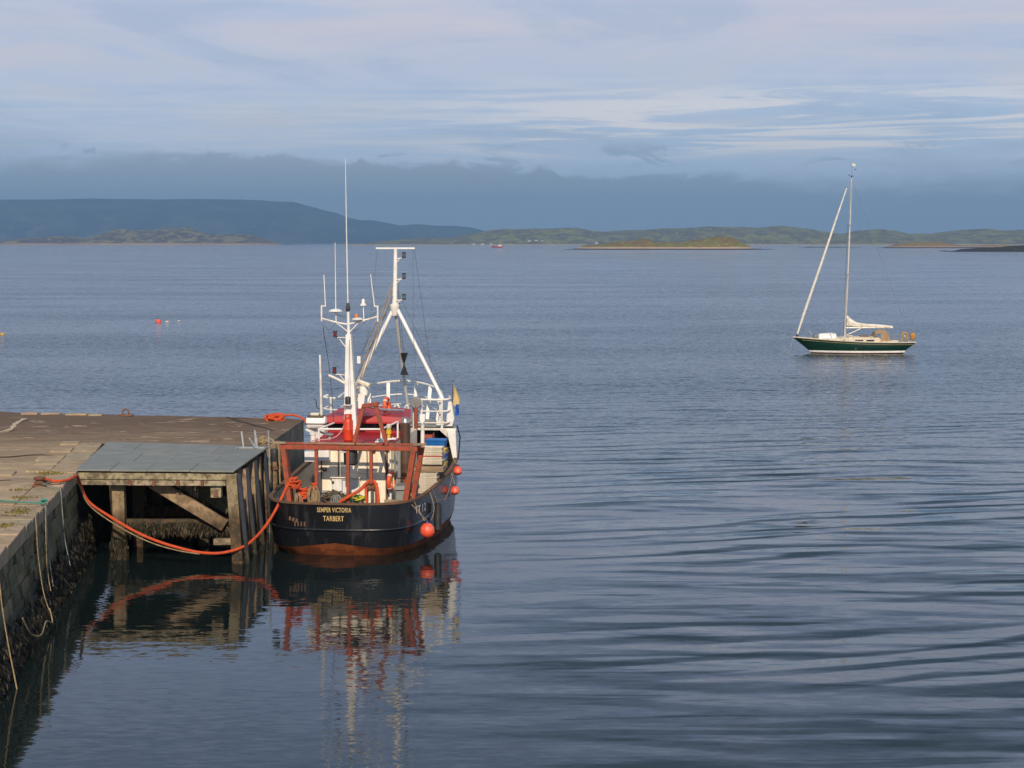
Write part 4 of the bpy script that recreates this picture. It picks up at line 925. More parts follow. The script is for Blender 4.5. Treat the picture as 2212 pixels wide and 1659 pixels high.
# whaleback forward
S = [(x, y) for x, y in HP if y >= 9.2]
def wb_z(y): return 3.36 + .10 * (y - 9.2) / 3.7
mb = MB(); up_ = [(x * .985, y, wb_z(y)) for x, y in S]; lo_ = [(x, y, sheer(y) - .02) for x, y in S]
full = lambda r: [(-p[0], p[1], p[2]) for p in r[::1]][::1]
mb.grid([lo_, up_]); mb.grid([full(lo_), full(up_)]); mb.build('whaleback_side', blackhull, boat)
rows = [[(-p[0] * (1 - f) + p[0] * f, p[1], p[2] + .07 * math.sin(math.pi * f)) for f in [i / 8 for i in range(9)]] for p in up_]
MB().sheet(rows, .05).build('whaleback_deck', greydeck, boat)
MB().prism([(-2.62, 3.28), (2.62, 3.28), (2.62, 3.36), (-2.62, 3.36)], 9.1, 9.2).build('whaleback_lip', white, boat, True, .01)
for s in (-1, 1):
    q = [(2.30 * s, 3.30), (2.62 * s, 3.30), (2.68 * s, 2.25), (2.52 * s, 2.25)]
    MB().prism(q if s > 0 else q[::-1], 8.95, 9.2).build('side_frame', white_clean, boat, True, .015)
    MB().prism([(2.0 * s, 3.30), (2.32 * s, 3.30), (2.34 * s, 3.0)] if s > 0 else [(2.0 * s, 3.30), (2.34 * s, 3.0), (2.32 * s, 3.30)], 9.08, 9.18).build('corner_knee', white, boat)
MB().rng(-1.62, 1.62, 11.1, 11.2, .95, 3.3).build('forepeak_bulkhead', darkmetal, boat)
for s in (-1, 1): mb = MB(); mb.tube([(s * 2.72, 9.0, 2.25), (s * 2.70, 9.6, 3.0), (s * 2.5, 10.2, 3.35)], .03, 6); mb.build('edge_moulding', blackrub, boat)
# bow rails
def rail(name, pts, r=.035, m=white_clean, closed=False): return MB().tube(catmull(pts, 5), r, 8).build(name, white, boat)
def bowcurve(k, z, dz):
    return [(-1.95 * k, 9.9, z), (-1.75 * k, 11.0, z + dz * .4), (-1.05 * k, 12.1, z + dz * .8), (0, 12.75, z + dz), (1.05 * k, 12.1, z + dz * .8), (1.75 * k, 11.0, z + dz * .4), (1.95 * k, 9.9, z)]
rail('bow_rail', bowcurve(1.0, 4.42, .42), .04); rail('bow_rail', bowcurve(1.0, 3.98, .34), .028); rail('bow_rail', bowcurve(1.0, 3.72, .22), .02)
for x, y, lean in ((-1.8, 10.8, .15), (-1.2, 11.95, .3), (1.2, 11.95, .3), (1.8, 10.8, .15), (-.55, 12.5, .2), (.55, 12.5, .2)):
    zt = 4.42 + .42 * (y - 9.9) / 2.85; a = Vector((x * .93, y - lean, 3.42)); b = Vector((x, y, zt - .02))
    MB().beam(a, b, .14, .04, (0, 1, 0)).build('bow_rail_post', white_clean, boat, True, .01)
for z, r_ in ((4.41, .04), (3.98, .028), (3.55, .028)):
    rail('side_rail', [(1.02, 9.25, z - .0), (1.25, 9.2, z), (2.1, 9.2, z), (2.36, 9.3, z + .04), (2.3, 9.6, z + .1)], r_, white)
    rail('side_rail', [(-2.3, 9.6, z + .1), (-2.36, 9.3, z + .04), (-1.6, 9.2, z), (-1.0, 9.2, z)], r_, white)
for x in (1.02, 1.32, 2.08, -2.1, -1.3): MB().cyl((x, 9.2, 3.35), (x, 9.2, 4.41), .04, n=8).build('rail_post', white, boat)
MB().prism([(2.2, 3.4), (2.45, 3.4), (2.52, 3.7), (2.42, 4.3), (2.30, 4.36), (2.24, 3.9)], 9.35, 9.55).build('rail_dodger', white_clean, boat, True, .03)
mb = MB(); mb.torus((1.16, 8.9, 4.32), .17, .055, Matrix.Rotation(R(85), 3, 'X'), 18, 8); mb.lathe([(.17, -.05), (.2, 0), (.17, .05)], (1.16, 8.9, 4.32), 18, Matrix.Rotation(R(90), 3, 'X')); mb.build('net_hauler', greyplas, boat)
mb = MB(); mb.cyl((1.16, 8.9, 3.3), (1.16, 8.9, 4.2), .07); mb.build('hauler_post', redp, boat)
for x0, x1 in ((.35, .62), (.75, .95)): rail('mast_step_frame', [(x0, 8.4, 3.6), (x0 + .1, 8.4, 4.18), (x1, 8.4, 4.2), (x1 + .05, 8.4, 3.6)], .035)
# red winch block under the lip
mb = MB(); mb.lathe([(.12, -.2), (.2, -.18), (.12, -.14), (.12, .14), (.2, .18), (.12, .2)], (1.75, 8.2, 3.1), 16, Matrix.Rotation(R(90), 3, 'Y')); mb.build('winch', redp, boat)
MB().rng(1.45, 2.05, 8.0, 8.5, 2.5, 2.95).build('winch_base', redp, boat, True, .02)

# foremast tripod
AP = Vector((.14, 10.2, 7.82))
tri = MB().tube([AP, (.17, 10.2, 8.8), (.19, 10.2, 9.98)], [.10, .085, .07], 10).build('foremast', white_clean, boat)
MB().rng(-.55, .92, 10.14, 10.26, 9.96, 10.02).build('foremast_yard', white_clean, tri)
MB().tube(catmull([AP + Vector((.05, 0, 0)), (1.93, 9.55, 4.65), (1.99, 9.5, 4.4), (1.99, 9.5, 3.38)], 4), .075, 10).build('tripod_leg', white_clean, tri)
MB().tube([AP, (-1.95, 9.5, 3.4)], .075, 10).build('tripod_leg', white_clean, tri)
MB().tube([AP, (.36, 12.0, 3.5)], .055, 9).build('tripod_leg', silver, tri)
MB().lathe([(.10, -.35), (.19, -.05), (.2, 0), (.2, .06), (.1, .1)], AP, 12).build('tripod_head', white, tri)
MB().rng(1.85, 2.12, 9.4, 9.6, 3.38, 3.6).build('leg_foot', white, tri)
for z in (9.62, 8.84, 8.06):
    mb = MB(); mb.tube([(.17, 10.15, z - .02), (.52, 10.1, z)], .022, 6); mb.tube([(.17, 10.15, z - .24), (.36, 10.12, z - .02)], .018, 6); mb.build('lamp_bracket', white_clean, tri)
    navlamp(.52, 10.1, z + .01, lampgreen, tri)
def wire(pts, r=.009, m=rig, nm='rigging_wire'): return MB().tube(pts, r, 5).build(nm, m, tri)
wire([(.06, 10.2, 8.7), (-1.3, 9.3, 4.5)], .02, brope); wire([(.08, 10.2, 8.5), (-1.12, 8.9, 4.4)], .02, brope); wire([(.1, 10.2, 8.2), (-1.6, 9.4, 4.2)], .012)
wire([(.9, 10.2, 9.96), (1.1, 11.2, 7.2), (1.25, 12.3, 4.8)], .006); wire([(.22, 10.2, 9.0), (.30, 10.7, 6.0)], .008)
wire([(.64, 4.0, 7.55), (-.1, 5.2, 6.0)], .012, whitelet); wire([(.72, 4.0, 7.6), (-.02, 4.2, 6.2)], .008)
wire([(.19, 10.2, 9.9), (.1, 12.7, 4.8)], .008); wire([(.15, 10.2, 8.6), (1.9, 11.0, 4.6)], .007); wire([(-.3, 4.1, 7.0), (.1, 10.1, 8.2)], .008); wire([(-.25, 3.8, 6.9), (.3, 1.0, 4.9)], .007); wire([(.85, 10.2, 9.98), (.95, 9.6, 7.0), (1.2, 9.0, 4.4)], .006); wire([(-.5, 10.2, 9.98), (-.7, 9.6, 7.0), (-1.3, 9.2, 4.4)], .006)
wire([(-.33, 4, 7.6), (-.75, 4, 7.75)], .008); wire([(-1.24, 4, 7.4), (-1.0, 4, 7.2), (-.78, 4, 7.42)], .01); wire([(.35, 10.2, 6.4), (.75, 7.0, 4.2)], .006)
# two black cones, point to point, hung on the forward leg
cone = thing('dayshape', 'black fishing dayshape of two cones point to point on the forward mast leg', 'dayshape', BM @ Vector((.38, 10.85, 5.62)), -BA)
for s, rr in ((1, .15), (-1, .16)):
    MB().lathe([(.012, 0), (rr, .42 * s)] if s > 0 else [(rr, -.42), (.012, 0)], (0, 0, 0), 4).build('cone', blackrub, cone, False)

# ------------------------------------------------------------------ things lying on or hanging from the boat
gas = on_boat('gas_cylinder', 'tall orange red gas cylinder standing on the red roof beside the white mast', 'gas cylinder', (-.12, 2.9, 3.5))
MB().lathe([(.13, 0), (.16, .03), (.165, .1), (.165, .36), (.168, .37), (.168, .39), (.165, .40), (.165, .66), (.14, .74), (.10, .78)], (0, 0, 0), 20).build('cylinder_body', gasred, gas)
MB().lathe([(.125, .72), (.13, .78), (.13, .90), (.12, .91)], (0, 0, 0), 18).build('collar', gasred, gas)
mb = MB(); mb.cyl((0, -.14, .85), (0, -.08, .85), .035); mb.build('valve', galv, gas)
raft = on_boat('liferaft_canister', 'white liferaft canister with black straps on the port side of the wheelhouse', 'liferaft', (-1.62, 4.7, 3.72))
mb = MB(); mb.lathe([(.12, -.36), (.21, -.33), (.235, -.25), (.235, .25), (.21, .33), (.12, .36)], (0, 0, .22), 16, Matrix.Rotation(R(90), 3, 'Y')); mb.build('canister_shell', white_clean, raft)
for x in (-.0,): mb = MB(); mb.lathe([(.238, -.37), (.238, -.34)], (0, 0, .22), 16, Matrix.Rotation(R(90), 3, 'Y'))
mb = MB(); mb.rng(-.38, .38, -.245, .245, .17, .21); mb.build('black_band', blackrub, raft, True, .02)
mb = MB(); mb.rng(-.3, .28, -.2, .2, .42, .47); mb.build('top_strap', drope, raft, True, .02)
MB().rng(-.2, .1, -.12, .12, .47, .56).build('float_free_release', boxplas, raft, True, .02)
def lifebuoy(name, label, loc, rot, par_rot=-BA, R0=.27, r0=.075, world=False):
    o = thing(name, label, 'lifebuoy', loc if world else BM @ Vector(loc), par_rot)
    MB().torus((0, 0, 0), R0, r0, rot, 28, 10).build('ring', flourange, o)
    mb = MB()
    for k in range(4):
        a = R(45 + 90 * k); c = Vector((math.cos(a) * R0, math.sin(a) * R0, 0)); tq = Vector((-math.sin(a), math.cos(a), 0))
        mb.tube([rot @ (c - tq * .03), rot @ (c + tq * .03)], r0 * 1.05, 12)
    mb.build('reflective_tape', tape, o); return o
lifebuoy('lifebuoy', 'orange lifebuoy hung edge on beside the wheelhouse door', (1.46, 2.36, 2.22), Matrix.Rotation(R(80), 3, 'Z') @ Matrix.Rotation(R(90), 3, 'X'))
lifebuoy('lifebuoy', 'orange lifebuoy up on the roof behind the red frame head', (.62, 6.0, 4.42), Matrix.Rotation(R(84), 3, 'Z') @ Matrix.Rotation(R(90), 3, 'X'))
# fish boxes
def fishbox(label, m, rimm, loc, rz=0, w_=.72, d_=.46, h_=.15, group='fish boxes stacked on the starboard deck'):
    o = on_boat('fish_box', label, 'fish box', loc, group, rz)
    mb = MB(); x, y = w_ / 2, d_ / 2; t_ = .025
    outer_ = [[(-x * k, -y * k, z), (x * k, -y * k, z), (x * k, y * k, z), (-x * k, y * k, z)] for k, z in ((.93, 0), (.97, h_))]
    inner_ = [[(-x * k + t_, -y * k + t_, z), (x * k - t_, -y * k + t_, z), (x * k - t_, y * k - t_, z), (-x * k + t_, y * k - t_, z)] for k, z in ((.97, h_), (.93, .03))]
    mb.grid(outer_ + inner_, closed=True); mb.add(outer_[0], [(3, 2, 1, 0)]); mb.add(inner_[1], [(0, 1, 2, 3)]); mb.build('box_shell', m, o, True, .006)
    mb = MB()
    for z in (h_ - .03,):
        for sx in (-1, 1): mb.rng(sx * x - .012, sx * x + .012, -y, y, z, z + .032)
        for sy in (-1, 1): mb.rng(-x, x, sy * y - .012, sy * y + .012, z, z + .032)
    mb.build('rim', rimm, o, True, .006)
    for z in (h_ * .28, h_ * .55): MB().rng(-x * .72, x * .80, -y - .004, -y * .94, z - .010, z + .010).build('rib', m, o)
    return o
up4 = ['topmost cream fish box of the tall starboard stack', 'second cream fish box from the top, above the red rimmed one', 'red rimmed fish box in the middle of the tall starboard stack', 'lowest cream fish box standing on the wooden board']
for k in range(4): fishbox(up4[k], boxplas, redplas if k == 2 else boxplas, (2.44, 5.0, 2.97 - .15 * k))
lowl = ['uppermost fish box of the low stack under the wooden board', 'second fish box of the low stack under the wooden board', 'third fish box of the low stack under the wooden board', 'fourth fish box of the low stack under the board', 'bottom fish box of the low stack by the rusty rail']
for k in range(5): fishbox(lowl[k], boxplas, boxplas, (2.26, 4.75, 2.10 - .155 * k), 0, .78)
bd = on_boat('hatch_board', 'thick wooden hatch board carrying the tall stack of fish boxes', 'board', (2.3, 5.0, 2.262))
MB().rng(-.52, .55, -.32, .3, 0, .19).build('board', plank, bd, True, .015)
for sx in (-.45, .30): MB().rng(sx - .04, sx + .04, -.28, .26, -1.33, 0).build('support', plank, bd)
mb = MB(); mb.torus((-.46, -.36, .12), .1, .018, Matrix.Rotation(R(90), 3, 'X'), 12, 6); mb.tube([(-.46, -.37, .02), (-.45, -.38, -.35)], .018, 6); mb.build('shackle_chain', rustbracket, bd)
for k, (m, nm) in enumerate(((yellplas, 'yellow crate'), (greyplas, 'pale grey crate'), (blueplas, 'blue crate'), (yellplas, 'yellow crate'))):
    fishbox(['lower yellow crate beside the hull behind the fish boxes', 'grey crate between the blue crate and lower yellow crate', 'small blue crate under the upper yellow crate', 'upper yellow crate under the big blue bin'][k], m, m, (2.58, 6.2, 2.3 + .16 * k), 0, .30, .46, .15, 'coloured crates behind the fish boxes')
bin_ = on_boat('fish_bin', 'big open blue plastic bin by the dark opening under the foredeck', 'bin', (2.28, 6.8, 2.78))
mb = MB(); ou = [[(-.28, -.24, 0), (.28, -.24, 0), (.28, .24, 0), (-.28, .24, 0)], [(-.36, -.32, .42), (.36, -.32, .42), (.36, .32, .42), (-.36, .32, .42)], [(-.32, -.28, .42), (.32, -.28, .42), (.32, .28, .42), (-.32, .28, .42)], [(-.25, -.21, .04), (.25, -.21, .04), (.25, .21, .04), (-.25, .21, .04)]]
mb.grid(ou, closed=True); mb.add(ou[0], [(3, 2, 1, 0)]); mb.add(ou[3], [(0, 1, 2, 3)]); mb.build('bin_shell', blueplas, bin_, True, .01)
MB().rng(-.37, .37, -.335, -.32, .38, .43).build('bin_rim', blueplas, bin_, True, .005)
MB().rng(-.3, .3, -.28, .28, -1.85, -.0).build('bin_stand', greydeck, bin_)
cr2 = on_boat('fish_bin', 'narrow blue bin half hidden in shadow left of the open blue bin', 'bin', (1.75, 7.4, 2.3))
MB().lathe([(.16, 0), (.2, .6), (.19, .6), (.15, .03)], (0, 0, 0), 10).build('bin_shell', blueplas, cr2); MB().rng(-.14, .14, -.14, .14, -1.35, 0).build('bin_stand', greydeck, cr2)
dbx = on_boat('deck_box', 'grey lidded deck box at the starboard quarter', 'box', (2.05, 2.05, .97))
MB().rng(-.35, .32, -.3, .3, 0, 1.02).build('box_body', greydeck, dbx, True, .02); MB().hexa([(-.40, -.36, 1.03), (.40, -.36, 1.03), (.38, .34, 1.03), (-.40, .34, 1.03), (-.36, -.3, 1.17), (.34, -.3, 1.2), (.34, .3, 1.22), (-.36, .3, 1.2)]).build('box_lid', greyplas, dbx, True, .02)
MB().rng(.02, .3, -.37, -.34, 1.04, 1.12).build('latch', galv, dbx)
wbx = on_boat('wooden_tray', 'small pale wooden tray lying in the starboard corner of the stern', 'tray', (1.72, 1.3, 1.66))
MB().rng(-.28, .25, -.14, .14, 0, .04).build('tray_base', plank, wbx); MB().rng(-.28, .25, -.16, -.14, 0, .10).build('tray_side', plank, wbx); MB().rng(-.22, .2, -.12, .12, -.68, 0).build('tray_support', postdark, wbx)
# fenders
def fender(label, loc, r, cap, attach):
    o = on_boat('fender', label, 'fender', loc, 'orange buoy fenders along the starboard side')
    MB().lathe([(.02, -r), (r * .45, -r * .9), (r * .82, -r * .58), (r, -.05), (r * .92, r * .42), (r * .6, r * .84), (r * .32, r * 1.02)], (0, 0, 0), 22).build('buoy_body', buoyor, o)
    MB().lathe([(r * .36, r * .93), (r * .27, r * 1.2), (r * .13, r * 1.38)], (0, 0, 0), 12).build('buoy_neck', cap, o)
    a = BM.inverted() @ (BM @ Vector(attach)) - Vector(loc)
    MB().tube(catmull([(0, 0, r * 1.3), Vector((0, 0, r * 1.3)).lerp(a, .5) + Vector((.02, -.03, -.03)), a], 4), .014, 6).build('lanyard', brope, o)
    return o
navy = worn('navy_vinyl', (.02, .02, .10, 1), None, 3, .4)
fender('large faded orange fender low on the starboard quarter', (2.84, 1.35, .72), .25, navy, (2.30, 1.0, 1.72))
fender('upper orange fender with dark lanyards hanging amidships on the starboard side', (2.97, 7.2, 2.02), .165, blackrub, (2.80, 7.4, 2.4))
fender('lower orange fender with pointed navy cap hanging amidships on the starboard side', (2.96, 6.6, 1.38), .16, navy, (2.78, 6.9, 1.98))
fb = on_boat('fender', 'long black rubber fender hanging on the starboard side', 'fender', (2.86, 3.4, .95))
mb = MB(); mb.lathe([(.07, -.55), (.12, -.5), (.13, -.2), (.13, .35), (.07, .42)], (0, 0, 0), 14, Matrix.Rotation(R(-6), 3, 'X')); mb.build('fender_body', blackrub, fb)
MB().tube([(0, .0, .4), (-.10, -.4, .92)], .016, 6).build('lanyard', brope, fb)
rope('fender_line', [BM @ Vector(p) for p in ((2.62, 3.0, 1.9), (2.9, 2.4, 1.35), (2.92, 1.7, 1.02))], .012, brope, 'thin pale line running down from the rail to the big fender', 'line')
rope('fender_line', [BM @ Vector(p) for p in ((2.86, 3.5, 1.45), (2.9, 5.0, 1.35), (2.84, 7.0, 1.95))], .012, brope, 'thin pale line slung forward along the hull to the amidships fenders', 'line')
rope('fender_line', [BM @ Vector(p) for p in ((2.02, 1.8, 2.2), (2.3, 1.25, 1.95), (2.52, 1.25, 1.5), (2.76, 1.3, 1.05))], .016, brope, 'beige line from the grey deck box over the quarter to the big fender', 'line')
# ropes, nets and gear in the stern
tangle('rope_coil', 'orange rope wound round the port leg of the red gantry', BM @ Vector((-1.48, .75, 2.12)), .17, orope, 9, .034, flat=2.0, seed=8)
tangle('rope_coil', 'lower heap of orange rope inboard of the port gantry leg', BM @ Vector((-1.2, .9, 1.85)), .20, orope, 7, .034, flat=.9, seed=18)
wb_ = on_boat('winch', 'rust brown deck winch behind the port side of the stern rail', 'winch', (-1.2, 1.3, .96))
MB().rng(-.3, .3, -.25, .25, 0, .75).build('winch_base', darkmetal, wb_, True, .03)
mb = MB(); mb.lathe([(.3, -.3), (.3, -.27), (.14, -.25), (.14, .25), (.3, .27), (.3, .3)], (0, 0, .95), 16, Matrix.Rotation(R(90), 3, 'Y')); mb.build('winch_drum', redp, wb_)
def hank(label, loc, m, n, L, seed, wd=.16):
    r = random.Random(seed); o = on_boat('rope_hank', label, 'rope', loc); mb = MB()
    for k in range(n):
        x, y = r.uniform(-wd, wd), r.uniform(-.08, .08); l = L * r.uniform(.75, 1.05)
        mb.tube(catmull([(x * .4 - .03, y, 0), (x - .06, y, -l * .5), (x - .02, y, -l), (x + .07, y, -l * .98), (x + .09, y, -l * .45), (x * .4 + .03, y, 0)], 4), .017, 5)
    mb.build('rope_turns', m, o); return o
hank('brown rope hank hung on the left upright of the red gantry', (-.84, .72, 2.25), brope, 14, .72, 3)
tangle('rope_coil', 'small orange rope lashing on the left gantry upright above the brown hank', BM @ Vector((-.82, .78, 2.12)), .09, orope, 5, .03, flat=1.6, seed=11)
hank('two beige rope tails hanging at the port gantry leg', (-1.36, .62, 2.0), brope, 4, .5, 9, .1)
net = on_boat('net_pile', 'heap of green net with yellow float line in the stern', 'net', (.55, 1.0, 1.35))
mb = MB(); r3 = random.Random(5)
for k in range(26): mb.torus((r3.uniform(-.45, .35), r3.uniform(-.2, .2), r3.uniform(.05, .42)), r3.uniform(.1, .22), .016, Matrix.Rotation(r3.uniform(-1.4, 1.4), 3, 'X') @ Matrix.Rotation(r3.uniform(-1.2, 1.2), 3, 'Y'), 12, 5, .15)
mb.build('net_folds', netgreen, net)
mb = MB()
for k in range(9): mb.torus((r3.uniform(-.1, .2), r3.uniform(-.18, .05), r3.uniform(.36, .52)), r3.uniform(.08, .15), .022, Matrix.Rotation(r3.uniform(-.9, .9), 3, 'X'), 12, 5, .15)
mb.build('float_line', netyel, net)
MB().rng(-.5, .5, -.22, .22, -.4, .12).build('net_base', postdark, net, True, .05)
hr = on_boat('net_roller', 'rust red net roller standing under the draped orange rope in the stern', 'roller', (1.06, .95, .96))
for s in (-1, 1): MB().rng(s * .16 - .03, s * .16 + .03, -.12, .12, 0, 1.35).build('roller_cheek', redp, hr, True, .01)
mb = MB(); mb.lathe([(.10, -.14), (.15, -.12), (.10, 0), (.15, .12), (.10, .14)], (0, 0, 1.22), 14, Matrix.Rotation(R(90), 3, 'Y')); mb.build('roller_drum', caprust, hr)
rope('deck_rope', [BM @ Vector(p) for p in ((.05, .62, 1.72), (.35, .66, 1.9), (.72, .74, 2.12), (.92, .8, 2.33), (1.06, .85, 2.42), (1.2, .84, 2.34), (1.28, .8, 2.1), (1.34, .7, 1.7), (1.36, .66, 1.45))], .055, orope, 'orange rope draped over the roller in the middle of the stern', 'rope')
rope('deck_rope', [BM @ Vector(p) for p in ((.88, .86, 2.2), (.93, .7, 1.9), (.97, .68, 1.5))], .045, orope, 'short orange rope end hanging left of the draped one', 'rope')
rope('deck_rope', [BM @ Vector(p) for p in ((-1.3, .7, 2.0), (-1.2, .66, 1.7), (-1.12, .62, 1.45))], .04, orope, 'orange rope end hanging below the heap at the port gantry leg', 'rope')
hank('pale rope coil standing left of the green net heap', (-.1, .72, 1.95), grerope, 7, .4, 21, .14)
# more working gear about the aft deck
lad2 = [(1.60, 2.52), (1.86, 2.52)]
for x, y in lad2: MB().cyl((x, y, .95), (x, y, 2.5), .028, n=7).build('ladder_rail', redp, boat)
for k in range(6): MB().cyl((1.60, 2.52, 1.2 + k * .22), (1.86, 2.52, 1.2 + k * .22), .02, n=6).build('ladder_rung', redp, boat)
for x, z0, z1, m in ((-.98, 1.3, 3.4, caprust), (.60, 1.0, 3.4, galv), (1.24, 1.0, 3.3, caprust)):
    MB().cyl((x, 2.56, z0), (x, 2.56, z1), .022, n=6).build('conduit', m, boat)
for x, z in ((-.2, 3.22), (.82, 3.18), (-.86, 2.5)): MB().lathe([(.07, 0), (.08, .05), (.06, .12)], (x, 2.52, z), 10).build('deck_lamp', darkmetal, boat)
MB().rng(.68, .98, 2.40, 2.58, 1.0, 1.28).build('oil_box', redp, boat, True, .015)
MB().rng(-.95, -.7, 2.42, 2.58, 1.55, 1.85).build('switch_box', galv, boat, True, .01)
tangle('net_pile', 'low brown heap of net under the hatch cabinet', BM @ Vector((-.35, 1.5, 1.55)), .34, drope, 22, .02, 'net', flat=1.1, seed=44)
# flag at the foredeck
flag = on_boat('flag', 'faded yellow and blue flag hanging limp at the starboard bow rail', 'flag', (2.46, 9.5, 3.4))
MB().tube([(-.12, 0, .3), (-.03, 0, 1.0), (.0, 0, 1.72)], .014, 6).build('flag_staff', darkmetal, flag)
rows = []
for i in range(11):
    f = i / 10; wd_ = .04 + .22 * min(1, f * 1.6)
    rows.append([(-.02 + wd_ * g + .03 * math.sin(g * 6 + f * 4), .05 * math.sin(g * 9 + f * 2), 1.66 - .85 * f - .12 * g) for g in (0, .25, .5, .75, 1)])
MB().grid(rows).build('yellow_cloth', flagy, flag)
rows = [[(.08 + .14 * g, .05 * math.sin(g * 8 + i), .82 - .07 * i) for g in (0, .5, 1)] for i in range(7)]
MB().grid(rows).build('blue_cloth_fold', flagb, flag)

# ------------------------------------------------------------------ yacht at its mooring (local x from bow to stern, z up)
dullyel = worn('weathered_yellow', (.44, .25, .03, 1), (.36, .20, .03, 1), 4, .6)
YY = 178.0; yx0 = (1713 - 1106) / 4158 * YY
yacht = thing('yacht', 'green hulled sailing yacht with furled white sails riding at a mooring', 'yacht', (yx0, YY, 0))
NS = 40
def yb(u): return 1.62 * max(0, math.sin(math.pi * min(1, u / .56) / 2) ** .85 if u < .56 else (1 - .42 * ((u - .56) / .44) ** 2))
def ysh(u): return 1.46 - .62 * math.sin(math.pi * min(1, u / 1.15) / 2) + .16 * u * u
def ystation(u, k):
    x0, x1 = ((0, 11.22), (1.5, 10.25), (1.62, 10.2), (1.7, 10.1), (3.0, 8.5))[k]; sx = (1, .90, .885, .87, .3)[k]
    z = (ysh(u), .27, .10, .02, -.6)[k]
    return (x0 + (x1 - x0) * u, yb(u) * sx * (1 if k == 0 or u > .0 else 0), z)
def yrow(k):
    st_ = [ystation(i / NS, k) for i in range(NS + 1)]
    return [(x, -y, z) for x, y, z in st_] + [(x, y, z) for x, y, z in st_[::-1]]
yr = [yrow(k) for k in range(5)]
def ysub(a, b, m, bulge=0):
    out = []
    for i in range(m + 1):
        f = i / m; out.append([(p[0] + (q[0] - p[0]) * f, (p[1] + (q[1] - p[1]) * f) * (1 + bulge * math.sin(math.pi * f)), p[2] + (q[2] - p[2]) * f) for p, q in zip(a, b)])
    return out
MB().grid(ysub(yr[0], yr[1], 5, .05), closed=True).build('hull', greenhull, yacht)
MB().grid(ysub(yr[1], yr[2], 1), closed=True).build('boot_stripe', white_clean, yacht)
MB().grid(ysub(yr[2], yr[3], 1) + ysub(yr[3], yr[4], 2)[1:], closed=True).build('hull_bottom', yachtred, yacht)
tr = [(x * 1.0, y * 1.012, z + .02) for x, y, z in yr[0]]
MB().tube(tr, .045, 6, True).build('toe_rail', yachtdeck, yacht)
rows = [[(p[0], p[1] * f, p[2] + .03 + .06 * (1 - f * f)) for f in (-1, -.5, 0, .5, 1)] for p in yr[0][NS + 1:]]
MB().grid(rows).build('deck', yachtdeck, yacht)
st_ = [(ystation(i / NS, 0)) for i in range(3, NS)]
MB().tube([(x - .02 + .0, -y * 1.02 - .0, z - .17) for x, y, z in st_], .012, 5).build('gold_line', gold, yacht)
# coachroof
rows = []
for x, wd_, z0, z1 in ((2.9, .5, 1.1, 1.22), (3.3, .62, 1.02, 1.38), (4.6, .85, .95, 1.50), (6.2, .95, .9, 1.52), (7.7, .95, .9, 1.5), (8.0, .92, .9, 1.42), (8.05, .9, .9, 1.0)):
    rows.append([(x, -wd_, z0), (x, -wd_ * .93, z1 - .05), (x, -wd_ * .6, z1), (x, 0, z1 + .05), (x, wd_ * .6, z1), (x, wd_ * .93, z1 - .05), (x, wd_, z0)])
MB().grid(rows).build('coachroof', yachtdeck, yacht)
for x0, x1, z in ((3.5, 3.8, 1.19), (4.45, 4.72, 1.22), (5.6, 6.35, 1.21), (6.65, 7.35, 1.21)):
    MB().rng(x0, x1, -.99, -.80, z - .05, z + .055).build('cabin_window', glass, yacht)
MB().rng(5.0, 5.5, -.4, .4, 1.55, 1.64).build('hatch', yachtdeck, yacht, True, .02); MB().rng(6.2, 7.0, -.45, .45, 1.55, 1.66).build('sliding_hatch', teak, yacht, True, .02)
MB().rng(8.1, 10.6, -1.05, -.75, .9, 1.13).build('cockpit_coaming', yachtdeck, yacht, True, .04); MB().rng(8.1, 10.6, .75, 1.05, .9, 1.13).build('cockpit_coaming', yachtdeck, yacht, True, .04)
rows = []
for x, k in ((7.35, .0), (7.5, .75), (7.9, 1.0), (8.5, .98), (8.75, .2)):
    rows.append([(x + (.15 if k < .5 and x > 8 else 0), -1.0 + 2.0 * i / 8, 1.0 + (.45 if k else .4) + .72 * k * math.sin(math.pi * (i + 1.5) / 11) ** .5) for i in range(9)])
MB().sheet(rows, .03).build('sprayhood', tanc, yacht)
MB().add([(8.0, -1.0, 1.05), (8.9, -1.02, 1.05), (8.6, -.98, 1.95), (7.95, -.98, 2.0), (8.0, -.97, 1.05), (8.9, -.99, 1.05), (8.6, -.95, 1.95), (7.95, -.95, 2.0)], [(0, 1, 2, 3), (7, 6, 5, 4), (0, 4, 5, 1), (1, 5, 6, 2), (2, 6, 7, 3), (3, 7, 4, 0)]).build('sprayhood_side', tanc, yacht)
# spars and sails
ym = MB().tube([(4.82, 0, 1.4), (5.05, 0, 8.5), (5.26, 0, 16.1)], [.105, .10, .075], 10).build('mast', silver, yacht)
for zz in (7.2,):
    MB().tube([(4.98, -1.0, 7.25), (4.98, 1.0, 7.25)], .025, 6).build('spreader', rig, ym)
    MB().tube([(5.1, -.95, 11.8), (5.1, .95, 11.8)], .022, 6).build('spreader', rig, ym)
MB().tube([(5.26, 0, 16.1), (5.3, 0, 17.5)], .012, 5).build('vhf_aerial', rig, ym)
mb = MB(); mb.tube([(5.0, 0, 16.35), (5.26, 0, 16.25), (5.5, 0, 16.3)], .018, 5); mb.lathe([(.06, 0), (.06, .15)], (5.26, 0, 16.2), 8); mb.ball((5.02, 0, 16.4), .05, 8, 6); mb.build('masthead_gear', darkmetal, ym)
MB().tube([(5.5, 0, 16.9), (5.7, 0, 16.92)], .03, 5).build('wind_vane', darkmetal, ym)
MB().grid([[(5.3, 0, 17.5), (5.45, .05, 17.45), (5.62, 0, 17.36)], [(5.3, 0, 17.25), (5.45, .05, 17.22), (5.6, 0, 17.2)]]).build('burgee', sailcloth, ym, False)
